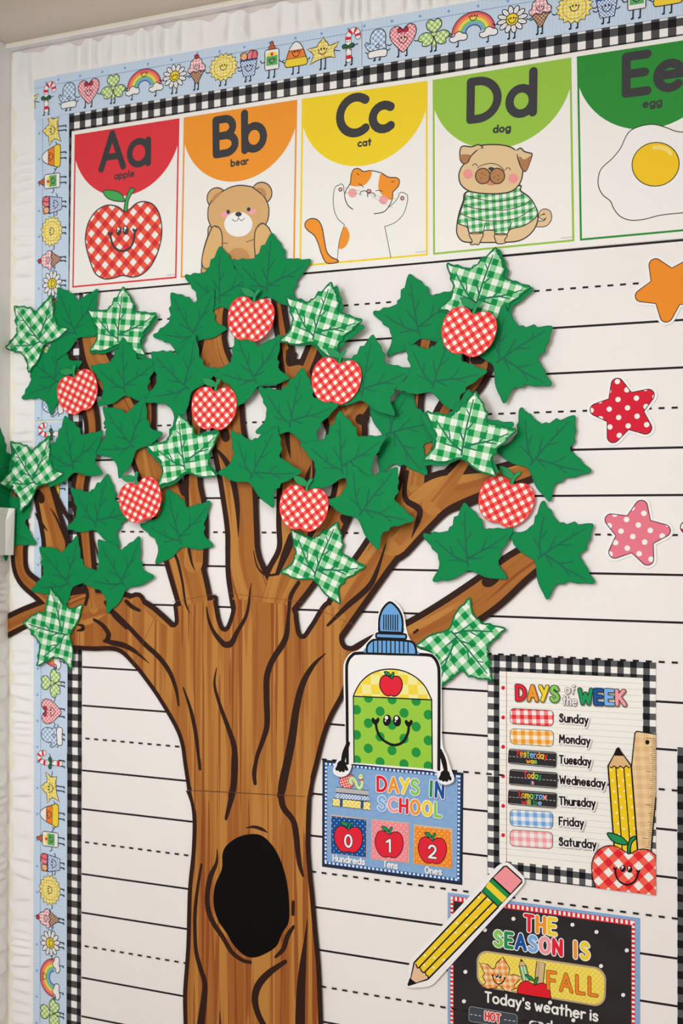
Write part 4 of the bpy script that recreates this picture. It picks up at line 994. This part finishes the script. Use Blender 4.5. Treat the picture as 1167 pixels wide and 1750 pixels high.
g.shape(cS.l([(140,312),(375,338),(374,372),(138,350)]),C(176,180,182),3*u,DK,False); g.shape(cS.l([(145,353),(365,376),(388,398),(362,412),(135,394)]),pk_blue,3*u,DK,False)
g.stroke(cS.l([(172,354),(170,396)]),3*u,DK); g.stroke(cS.l([(325,372),(322,410)]),3*u,DK)
g.shape(cS.l([(118,392),(390,420),(386,446),(388,478),(116,446),(120,420)]),polka('polka_yellow',(240,206,66),(248,240,210),.0070,.25),3*u,DK,False)
for x in (180,328): g.poly(cS.l([(x-9,398+(x-180)*.105),(x+11,400+(x-180)*.105),(x+9,452+(x-180)*.11),(x-11,450+(x-180)*.11)]),C(40,80,136))
g.shape(cS.l([(222,228),(250,222),(272,240),(276,275),(262,308),(238,322),(212,320),(186,312),(168,285),(170,250),(190,228),(210,226)]),gh_sm,3*u,DK)
wm=cS.l([(250,285),(243,262),(262,250),(282,275),(296,312),(316,318),(328,290),(326,262),(318,240)]); g.stroke(wm,30*u,C(50,90,54)); g.stroke(wm,24*u,C(196,222,164)); g.ellipse(cS,318,238,19,21,C(206,230,176),2.5*u,C(50,90,54)); g.ellipse(cS,312,234,3,4,BLK); g.ellipse(cS,325,235,3,4,BLK)
for x in (-8,8): g.ellipse(cS,322+x,262,8,6,RED)
t.put(g,'printed_books_and_worm')
g=t.g(); W2=WHITE; 
for wd,a,b,h in (('Hundreds',(122,838),(346,866),42),('Tens',(480,878),(578,896),44),('Ones',(778,924),(893,938),44)):
    g=t.g(); text(g,wd,cS.p(*a),cS.p(*b),h*u,10*u,W2,under=[(12*u,C(80,104,140),(.0004,-.0005))]); t.put(g,'printed_word')
g=t.g()
for Q in ([(106,508),(366,538),(363,816),(104,786)],[(396,540),(667,568),(664,855),(392,826)],[(697,576),(973,608),(970,894),(694,860)]): g.poly(cS.l(Q[::-1]),C(206,180,150)); 
t.put(g,'number_pockets')
KK=0
for num,Q,bgc,dotc,lb,ctr,dy in (('0',[(110,518),(360,545),(357,812),(108,782)],(24,80,150),(222,232,240),'navy apple number card reading 0 in the hundreds pocket',(232,690),0),('1',[(402,546),(662,575),(652,850),(392,820)],(236,140,148),(250,224,220),'pink apple number card reading 1 in the tens pocket',(522,725),0),('2',[(704,592),(958,620),(968,888),(698,856)],(236,138,44),(248,226,200),'orange apple number card reading 2 in the ones pocket',(830,768),0)):
    c0=cS.p(*ctr); k=Thing('number_card',c0,lb,'card','apple number cards on the school days poster',d=t.d+.0002)
    g=k.g(); g.slab(cS.l(Q[::-1]),polka('polka_card_'+num,bgc,dotc,.0086,.085,5),.0004,C(190,150,120)); k.put(g,'card_sheet')
    g=k.g(); x,y=ctr
    g.shape(cS.l([(x,y-75),(x+25,y-90),(x+62,y-92),(x+92,y-62),(x+101,y-10),(x+88,y+45),(x+55,y+84),(x+22,y+90),(x,y+82),(x-24,y+86),(x-58,y+74),(x-88,y+30),(x-101,y-25),(x-88,y-78),(x-60,y-102),(x-28,y-95)]),RED,4*u,BLK)
    k.put(g,'printed_apple')
    g=k.g(); g.shape(cS.l([(x-6,y-78),(x,y-105),(x+12,y-128),(x+26,y-122),(x+14,y-100),(x+6,y-74)]),GRN,3*u,BLK); g.shape(cS.l([(x-6,y-96),(x-35,y-104),(x-56,y-130),(x-30,y-134),(x-8,y-116)]),GRN,3*u,BLK); k.put(g,'printed_stem')
    g=k.g(); a,b={'0':((x-24,y+44),(x+22,y+50)),'1':((x-16,y+44),(x+10,y+47)),'2':((x-24,y+44),(x+24,y+49))}[num]
    text(g,num,cS.p(*a),cS.p(*b),84*u,15*u,WHITE,under=[(24*u,BLK,(0,0))]); k.put(g,'printed_numeral')
# ================================================================== glue bottle cut-out
cg=Crop(560,1000,3.647,.0075); u=cg.u(400,800)
t=Thing('glue_bottle_cutout',cg.p(400,700),'smiling glue bottle cutout with blue cap holding the blue poster','cutout',d=.0072)
OUT=[(390,85),(425,105),(455,140),(478,195),(490,270),(512,335),(560,392),(620,412),(670,440),(700,490),(708,560),(710,800),(715,990),(745,1070),(770,1150),(788,1200),(778,1230),(735,1245),(695,1230),(680,1190),(655,1160),(400,1138),(165,1115),(150,1130),(130,1175),(90,1195),(50,1185),(32,1155),(55,1095),(95,1030),(112,960),(103,800),(98,560),(103,480),(140,425),(190,405),(245,355),(295,295),(304,245),(318,165),(348,115)]
g=t.g(); g.slab(sm(cg.l(OUT),True,3),WHITE,.0005); t.put(g,'white_border')
g=t.g(); g.stroke(cg.l([(123,1110),(121,800),(118,560),(122,485),(150,440),(195,424),(400,428),(610,434),(660,450),(688,500),(694,570),(694,800),(692,1148)]),20*u,BLK); t.put(g,'bottle_outline')
g=t.g(); chy=gingham('check_yellow',(244,226,150),(245,208,70),(244,226,150),.0300,3,(.1,.35))
arch=[(160,692),(178,650),(210,600),(260,557),(320,532),(390,523),(460,532),(520,556),(575,595),(615,645),(648,715)]
ap=sm(cg.l(arch),False,4); g.poly(ap,chy); d0_,d1_=cg.p(253,860),cg.p(551,877); pp_=math.hypot(d1_[0]-d0_[0],d1_[1]-d0_[1])/2; pkg=polka('polka_label',(146,196,66),(36,142,62),pp_,.19,0,(.5-(d0_[0]-t.o[0])/pp_,.5-(d0_[1]-t.o[1])/pp_))
g.poly(cg.l([(160,692),(648,715),(652,1146),(164,1106)]),pkg)
for P in ([(164,1106),(160,692),(648,715),(652,1146)],): g.stroke(cg.l(P),8*u,BLK,smooth=False)
g.stroke(ap,8*u,BLK,smooth=False); lab_=t.put(g,'bottle_label')
g=t.g(); g.shape(cg.l([(396,582),(415,568),(445,572),(464,605),(460,650),(435,685),(410,692),(395,686),(375,690),(345,672),(325,630),(330,585),(355,562),(380,568)]),RED,5*u,BLK); g.shape(cg.l([(392,580),(396,558),(408,542),(414,552),(404,582)]),GRN,4*u,BLK); g.shape(cg.l([(392,566),(365,560),(352,540),(378,542)]),GRN,4*u,BLK); t.put(g,'printed_apple',parent=lab_)
g=t.g(); CB=C(104,160,214)
g.shape(cg.l([(322,292),(320,240),(325,195),(345,145),(390,105),(432,140),(458,185),(467,235),(466,296)]),CB,0); g.stroke(cg.l([(322,292),(320,240),(325,195),(345,145),(388,107),(432,140),(458,185),(467,235),(465,296)]),14*u,BLK); g.stroke(cg.l([(322,292),(466,297)]),13*u,BLK)
for k in range(7): x=350+14.3*k; g.stroke(cg.l([(x,186),(x-1,275+k)]),7.5*u,BLK)
g.shape(rrect(quadmap(cg,(302,299),(490,306),(489,336),(301,329)),0,0,1,1,.06,.35),CB,9*u,BLK,False)
g.shape(cg.l([(244,424),(246,380),(270,348),(300,338),(400,340),(500,348),(535,362),(550,400),(551,432)]),CB); g.stroke(cg.l([(244,424),(246,380),(270,350),(300,340),(400,341),(500,348),(535,362),(550,400),(551,432)]),14*u,BLK); g.stroke(cg.l([(244,425),(551,434)]),13*u,BLK)
for k in range(9): x=285+27*k; g.stroke(cg.l([(x,346+.02*(x-285)),(x,420)]),8*u,BLK)
t.put(g,'bottle_cap')
g=t.g()
happy(g,cg,(370,842),(432,845),(25,36),[(300,852),(308,905),(340,960),(408,996),(468,978),(500,920),(506,868)],12,(298,846),(505,860),22,BLK); t.put(g,'printed_face',parent=lab_)
g=t.g()
for hx,hy,arm in ((88,1130,[(128,985),(105,1050),(95,1095)]),(732,1190,[(700,1030),(722,1090),(735,1150)])):
    g=t.g(); px(cg,arm,[20,26,21],BLK)
    g.ellipse(cg,hx,hy-8,30,30,BLK)
    for dx in (-30,-11,9,30): px(cg,[(hx+dx*.5,hy-10),(hx+dx,hy+28-abs(dx)*.4)],18,BLK)
    t.put(g,'printed_arm')
# ================================================================== days of the week poster
cw=Crop(820,1100,3.536,.002); u=cw.u(500,800)
q=quadmap(cw,(46,64),(1063,115),(1063,1520),(45,1396))
t=Thing('weekday_poster',q(.5,.5),'days of the week chart on notebook paper with a black checked frame','poster',d=.0012)
wc=W(838.6,1176,.002); wo=q(.5,.5); gh_week=gingham('gingham_week',(24,24,26),(86,88,92),(240,235,226),.01786,0,(.25-(wc[0]-wo[0])/.01786,.25-(wc[1]-wo[1])/.01786))
g=t.g(); g.slab(rect(q,0,0,1,1),gh_week,.0003); t.put(g,'checked_frame')
qi=quadmap(cw,(117,167),(983,208),(983,1400),(117,1312))
g=t.g(); g.poly(rect(qi,0,0,1,1),C(240,234,224))
for k in range(31): v=.028+k*.0312; g.poly(rect(qi,0,v,1,v+.0012),C(150,170,190))
g.stroke([qi(.0525,0),qi(.0525,1)],3.4*u,C(206,44,66))
for y in (267,446,624,802,981,1158): g.ellipse(cw,140,y,11.5,12,C(206,36,54))
t.put(g,'notebook_page')
g=t.g(); TI=[RED,ORG,YEL,LIME]
un=lambda w:[(w*1.75,C(150,140,130),(.0008,-.0009)),(w*1.42,BLK,(0,0))]
text(g,'DAYS',cw.p(224,336),cw.p(470,345),82*u,20*u,TI,under=un(20*u),gap=.34)
text(g,'of',cw.p(516,298),cw.p(570,302),46*u,8*u,WHITE,under=[(15*u,C(150,140,130),(.0008,-.0009)),(13*u,C(90,84,80),(0,0))],gap=.3); text(g,'the',cw.p(502,368),cw.p(582,374),52*u,8*u,WHITE,under=[(15*u,C(150,140,130),(.0008,-.0009)),(13*u,C(90,84,80),(0,0))],gap=.3)
text(g,'WEEK',cw.p(604,358),cw.p(874,368),80*u,20*u,[C(36,144,86),NAVY,BLU,PNK],under=un(20*u),gap=.3); t.put(g,'printed_title')
g=t.g()
for Q,dk,md,nm in (([(183,390),(445,405),(443,500),(183,484)],(214,46,60),(234,130,130),'red_pill'),([(183,513),(445,527),(443,622),(183,605)],(234,148,46),(244,190,120),'orange_pill'),([(182,1002),(442,1018),(440,1120),(182,1100)],(110,160,216),(176,202,230),'blue_pill'),([(182,1124),(440,1140),(440,1241),(182,1222)],(238,150,156),(244,192,192),'pink_pill')):
    g=t.g(); qq=quadmap(cw,*Q); P=rrect(qq,0,0,1,1,.10,.26); g.poly(P,gingham('gingham_'+nm,dk,md,(244,238,230),.0118,3)); g.stroke(P,3.2*u,C(70,60,56),smooth=False,closed=True); t.put(g,'checked_pill')
g=t.g()
for wd,a,b,h in (('Sunday',(482,471),(652,484),46),('Monday',(482,597),(664,611),46),('Tuesday',(482,722),(670,736),46),('Wednesday',(484,844),(756,868),46),('Thursday',(482,971),(696,987),46),('Friday',(481,1094),(626,1106),46),('Saturday',(481,1217),(702,1236),46)):
    text(g,wd,cw.p(*a),cw.p(*b),h*u,9.6*u,C(34,24,26),under=[(25*u,C(186,180,172),(.0010,-.0011)),(24*u,C(248,244,238),(0,0))])
t.put(g,'printed_day_names')
g=t.g(); rul=gingham('ruler_print',(212,178,128),(220,188,140),(227,198,152),.0130,4)
g.shape(cw.l([(948,528),(1063,545),(1063,900),(1060,960),(1046,1110),(1034,1262),(900,1262),(915,960),(917,740),(934,545)]),rul,0,None,False)
g.stroke(cw.l([(1063,546),(948,529),(937,540),(917,740),(912,900)]),7*u,BLK,smooth=False); g.stroke(cw.l([(1063,930),(1046,1110),(1034,1262)]),7*u,BLK,smooth=False); g.ellipse(cw,1012,595,13,14,BLK)
for k in range(54):
    y=575+12.6*k; xe=1063 if y<960 else 1063-(y-960)*.096; ln_=(58 if k%16==0 else (34 if k%4==0 else 24)); g.stroke(cw.l([(xe-ln_,y-ln_*.11),(xe-2,y)]),2.6*u,BLK)
t.put(g,'printed_ruler')
g=t.g(); pky=polka('polka_pencil',(238,196,34),(250,240,200),.0150,.10,7); wdt=C(214,176,126)
g.shape(cw.l([(775,735),(915,738),(955,1270),(815,1262)]),pky,7*u,BLK,False); 
for a,b in (((822,745),(862,1265)),((870,745),(912,1265))): g.stroke(cw.l([a,b]),7*u,BLK)
g.shape(cw.l([(777,735),(835,626),(915,738),(900,750),(885,736),(868,752),(850,738),(832,752),(812,738),(795,750)]),wdt,6*u,BLK,False); g.shape(cw.l([(808,674),(828,632),(842,630),(866,676)]),BLK,4*u,BLK,False); t.put(g,'printed_pencil')
g=t.g(); gh_w2=gingham('gingham_week_apple',(220,40,50),(234,96,80),(242,236,228),.0196,45,(.2,.2))
ao=cw.l([(905,1268),(945,1248),(990,1240),(1030,1250),(1063,1275)])
P=sm(cw.l([(700,1470),(682,1410),(676,1340),(690,1285),(725,1240),(775,1220),(820,1224),(862,1245),(905,1268),(945,1248),(990,1240),(1030,1252),(1062,1278)]),False,4)+[q(1,1),q(.66,1)]
g.poly(P,gh_w2); g.stroke(P[:-2],6*u,BLK,smooth=False)
g.shape(cw.l([(893,1265),(893,1225),(908,1180),(935,1163),(945,1175),(920,1200),(910,1240),(908,1266)]),GRN,5*u,BLK); g.shape(cw.l([(895,1212),(850,1212),(800,1190),(770,1145),(815,1148),(860,1168),(888,1195)]),GRN,5*u,BLK)
happy(g,cw,(865,1358),(905,1362),(17,21),[(818,1360),(825,1405),(850,1440),(890,1456),(930,1440),(952,1405),(957,1378)],8,(818,1358),(957,1374),11,BLK); t.put(g,'printed_apple')
d_=t.d
# ------------------------------------------------------------------ little black cards clipped on the chart
SLATE=C(46,46,48)
for nm,Q,lines,lb in (('y',[(176,634),(464,655),(461,749),(171,722)],[('Yesterday',(222,674),(406,694),34,[RED,ORG,YEL,LIME,BLU,BLU,ORG,YEL,RED]),('was',(284,718),(344,722),24,[ORG,YEL,LIME])],'black card reading Yesterday was, beside Tuesday'),
 ('t',[(181,756),(470,778),(467,874),(177,850)],[('Today',(268,806),(370,816),34,[RED,ORG,YEL,LIME,GRN]),('is',(308,846),(326,848),24,[NAVY,PNK])],'black card reading Today is, beside Wednesday'),
 ('m',[(174,879),(467,900),(463,994),(170,968)],[('Tomorrow',(232,924),(404,938),34,[RED,ORG,YEL,LIME,GRN,BLU,BLU,PNK]),('will be',(256,966),(374,972),26,[RED,ORG,YEL,LIME,GRN,BLU])],'black card reading Tomorrow will be, beside Thursday')):
    qq=quadmap(cw,*Q); k=Thing('day_card',qq(.5,.5),lb,'card','black cards on the weekday chart',d=d_+.0002)
    g=k.g(); g.slab(rrect(qq,0,0,1,1,.05,.16),SLATE,.0007); k.put(g,'card_sheet')
    g=k.g()
    for v in (.06,.93): g.poly(rect(qq,.03,v,.97,v+.022),C(206,202,196))
    for j in range(13): 
        if nm=='y' or True: g.poly(rect(qq,.02+j*.076,.49,.02+j*.076+.045,.515),C(226,222,216))
    k.put(g,'chalk_lines')
    g=k.g()
    for wd,a,b,h,ms in lines: text(g,wd,cw.p(*a),cw.p(*b),h*u,6.2*u,ms)
    k.put(g,'printed_words')
# ================================================================== second chart at the right edge
a=W(1157,1277,.002); t=Thing('side_poster',(a[0]+.1,a[1]-.2),'chart with black checked border cut off by the right edge','poster',d=.0012)
b=(a[0]+.22,a[1]-.52); g=t.g(); g.slab([(a[0],b[1]),(b[0],b[1]),(b[0],a[1]),a],gingham('gingham_side',(26,26,28),(84,86,88),(240,236,226),.0212,0,(.2,.1)),.0003); t.put(g,'checked_frame')
g=t.g(); g.poly([(a[0]+.02,b[1]+.02),(b[0]-.02,b[1]+.02),(b[0]-.02,a[1]-.02),(a[0]+.02,a[1]-.02)],C(240,234,224)); t.put(g,'notebook_page')
# ================================================================== season poster
cs=Crop(680,1460,2.396,.002); q=quadmap(cs,(203,157),(990,262),(990,1300),(203,1100)); ce=Crop(760,1540,3.242,.002); u=ce.u(500,300)
t=Thing('season_poster',q(.5,.4),'black chalkboard poster about the season with a red checked frame, at the bottom','poster',d=.0012)
g=t.g(); g.slab(rect(q,0,0,1,1),denim,.0003); t.put(g,'poster_sheet')
g=t.g(); g.poly(rect(q,.014,.012,.977,.988),C(214,44,58)); n=60
for k in range(40):
    uu=.016+.961*k/40
    for v0,v1 in ((.0145,.0305),): g.poly(rect(q,uu,v0,uu+.0120,v1),C(244,236,230))
for k in range(52):
    v=.0145+.97*k/52
    for u0,u1 in ((.016,.030),(.961,.975)): g.poly(rect(q,u0,v,u1,v+.0093),C(244,236,230))
t.put(g,'checked_frame')
g=t.g(); g.poly(rect(q,.033,.034,.958,.966),cloudy('chalkboard_print',(36,34,35),(56,54,54),22,.8))
for x,y in ((380,98),(222,160),(707,131),(840,171),(1008,273),(865,360),(988,520),(114,392),(106,555),(583,562),(712,660)): g.ellipse(ce,x,y,11,11,WHITE)
t.put(g,'chalkboard_field')
g=t.g(); 
text(g,'THE',ce.p(446,160),ce.p(612,184),82*u,20*u,[RED,ORG,YEL],under=[(30*u,WHITE,(0,0))],gap=.36)
text(g,'SEASON',ce.p(278,244),ce.p(645,298),78*u,20*u,[LIME,GRN,NAVY,BLU,PNK,RED],under=[(30*u,WHITE,(0,0))],gap=.34)
text(g,'IS',ce.p(722,310),ce.p(795,320),82*u,20*u,[ORG,YEL],under=[(30*u,WHITE,(0,0))],gap=.5); t.put(g,'printed_title')
g=t.g(); text(g,"Today's weather is",ce.p(225,556),ce.p(845,664),54*u,11*u,C(240,234,228)); text(g,'and',ce.p(472,694),ce.p(592,714),46*u,10*u,C(240,234,228)); t.put(g,'printed_words')
d_=t.d
qf=quadmap(ce,(178,266),(897,372),(890,590),(178,470))
k=Thing('season_card',qf(.5,.5),'yellow checked card reading FALL with a smiling leaf and a red apple','card',d=d_+.0002)
g=k.g(); g.slab(rrect(qf,0,0,1,1,.09,.32,10),C(176,160,130),.0007); k.put(g,'card_sheet')
g=k.g(); g.poly(rrect(qf,.014,.045,.986,.955,.082,.29,10),gingham('check_fall',(244,202,66),(248,218,112),(244,202,66),.0074,8)); k.put(g,'checked_print')
g=k.g(); gl=gingham('gingham_fall_leaf',(230,136,66),(240,176,116),(246,214,170),.0090,8)
g.shape(ce.l([(322,306),(345,345),(360,370),(355,408),(385,405),(430,420),(405,445),(385,465),(400,480),(370,490),(372,505),(335,495),(300,462),(285,480),(240,485),(205,470),(228,450),(210,415),(222,400),(192,340),(240,350),(262,372),(280,370),(288,340),(310,320)]),gl,3.5*u,BLK,False)
happy(g,ce,(290,412),(307,416),(8,11),[(266,410),(272,435),(295,458),(322,448),(333,425)],4.5,(266,408),(333,424),6,BLK); k.put(g,'printed_leaf')
g=k.g()
g.shape(ce.l([(510,332),(557,342),(545,462),(498,452)]),C(206,180,140),3.5*u,BLK,False)
for j in range(9): g.stroke(ce.l([(513,345+11*j),(526,347+11*j)]),1.8*u,BLK)
g.shape(ce.l([(412,356),(452,358),(472,440),(430,436)]),C(120,184,110),3.5*u,BLK,False); g.stroke(ce.l([(425,358),(444,438)]),5*u,WHITE); g.stroke(ce.l([(440,358),(458,438)]),5*u,WHITE)
g.shape(ce.l([(411,356),(424,318),(452,356)]),C(214,176,126),3.5*u,BLK,False); g.poly(ce.l([(418,334),(424,318),(434,333)]),BLK)
g.shape(ce.l([(404,506),(406,475),(425,450),(455,440),(498,460),(535,452),(565,462),(583,490),(586,520),(584,537),(500,526),(430,514)]),C(216,36,48),3*u,BLK); g.shape(ce.l([(495,458),(500,435),(514,418),(518,428),(506,460)]),GRN,3*u,BLK); g.shape(ce.l([(494,440),(465,430),(446,404),(480,416)]),GRN,3*u,BLK); k.put(g,'printed_apple_and_supplies')
g=k.g(); text(g,'FALL',ce.p(574,482),ce.p(842,522),92*u,15*u,C(230,132,42),under=[(21*u,C(96,60,30),(0,0))],gap=.36); k.put(g,'printed_letters')
qh=quadmap(ce,(136,580),(403,627),(400,702),(133,664))
k=Thing('weather_card',qh(.5,.5),'slate card reading HOT on the chalkboard poster at the bottom','card',d=d_+.0002)
g=k.g(); g.slab(rrect(qh,0,0,1,1,.07,.18),C(66,74,82),.0007); P=rrect(qh,0,0,1,1,.07,.18); g.stroke(P,3*u,C(150,156,160),smooth=False,closed=True); k.put(g,'card_sheet')
g=k.g()
for j in range(11): 
    uu=.03+.088*j
    if uu<.28 or uu>.68: g.poly(rect(qh,uu,.50,uu+.05,.54),C(224,222,218))
k.put(g,'chalk_lines')
g=k.g(); text(g,'HOT',ce.p(226,655),ce.p(306,670),44*u,10*u,C(220,60,66),under=[(18*u,C(244,226,220),(0,0))],gap=.3); k.put(g,'printed_letters')
# ================================================================== pencil cut-out
cp=Crop(680,1460,2.396,.0045); u=cp.u(300,300)
t=Thing('pencil_cutout',cp.p(280,290),'large yellow pencil cutout with pink eraser overlapping the chalkboard poster','cutout',d=.0040)
g=t.g(); g.slab(sm(cp.l([(440,34),(462,42),(508,84),(518,104),(508,132),(420,230),(300,362),(180,494),(135,538),(80,546),(44,546),(31,535),(36,505),(52,432),(100,378),(220,250),(340,120),(405,50)]),True,4),WHITE,.0005); t.put(g,'white_border')
pkp=polka('polka_big_pencil',(240,200,44),(250,242,206),.0210,.085,40)
g=t.g(); g.shape(cp.l([(341,154),(410,216),(124,510),(66,444)]),pkp,5*u,BLK,False)
for a,b in (((362,175),(84,466)),((388,198),(104,488))): g.stroke(cp.l([a,b]),6*u,BLK)
t.put(g,'pencil_body')
g=t.g(); g.shape(cp.l([(66,444),(74,452),(80,466),(90,464),(96,478),(104,484),(112,484),(116,496),(124,498),(122,512),(46,536)]),C(222,186,150),4.5*u,BLK,False); g.shape(cp.l([(49,508),(76,528),(42,538),(40,534)]),BLK,3*u,BLK,False); t.put(g,'pencil_tip')
g=t.g(); g.shape(cp.l([(386,97),(459,165),(411,214),(344,151)]),C(30,140,74),4.5*u,BLK,False); g.poly(cp.l([(373,111),(446,178),(427,197),(359,133)]),C(244,206,56)); t.put(g,'metal_band')
g=t.g(); g.shape(cp.l([(434,50),(444,48),(506,104),(507,114),(461,163),(388,96)]),C(234,146,152),4.5*u,BLK,False); t.put(g,'eraser')
# ================================================================== folded end of the cream ruffle at the corner
cf=Crop(0,850,5.83,.016); 
t=Thing('fabric_flap',cf.p(60,330),'cream folded fabric flap at the left edge, over a green leaf, above the cream ruffle','fabric trim',d=.0150)
g=t.g(); g.slab(cf.l([(-60,100),(80,106),(146,112),(131,574),(40,572),(-60,570)]),cloth,.0008); g.stroke(cf.l([(118,190),(70,350),(15,512)]),.0012,C(214,210,198)); g.stroke(cf.l([(-40,165),(60,180),(110,165)]),.001,C(216,212,200))
o=t.put(g,'folded_cloth'); bend(o,t.root)
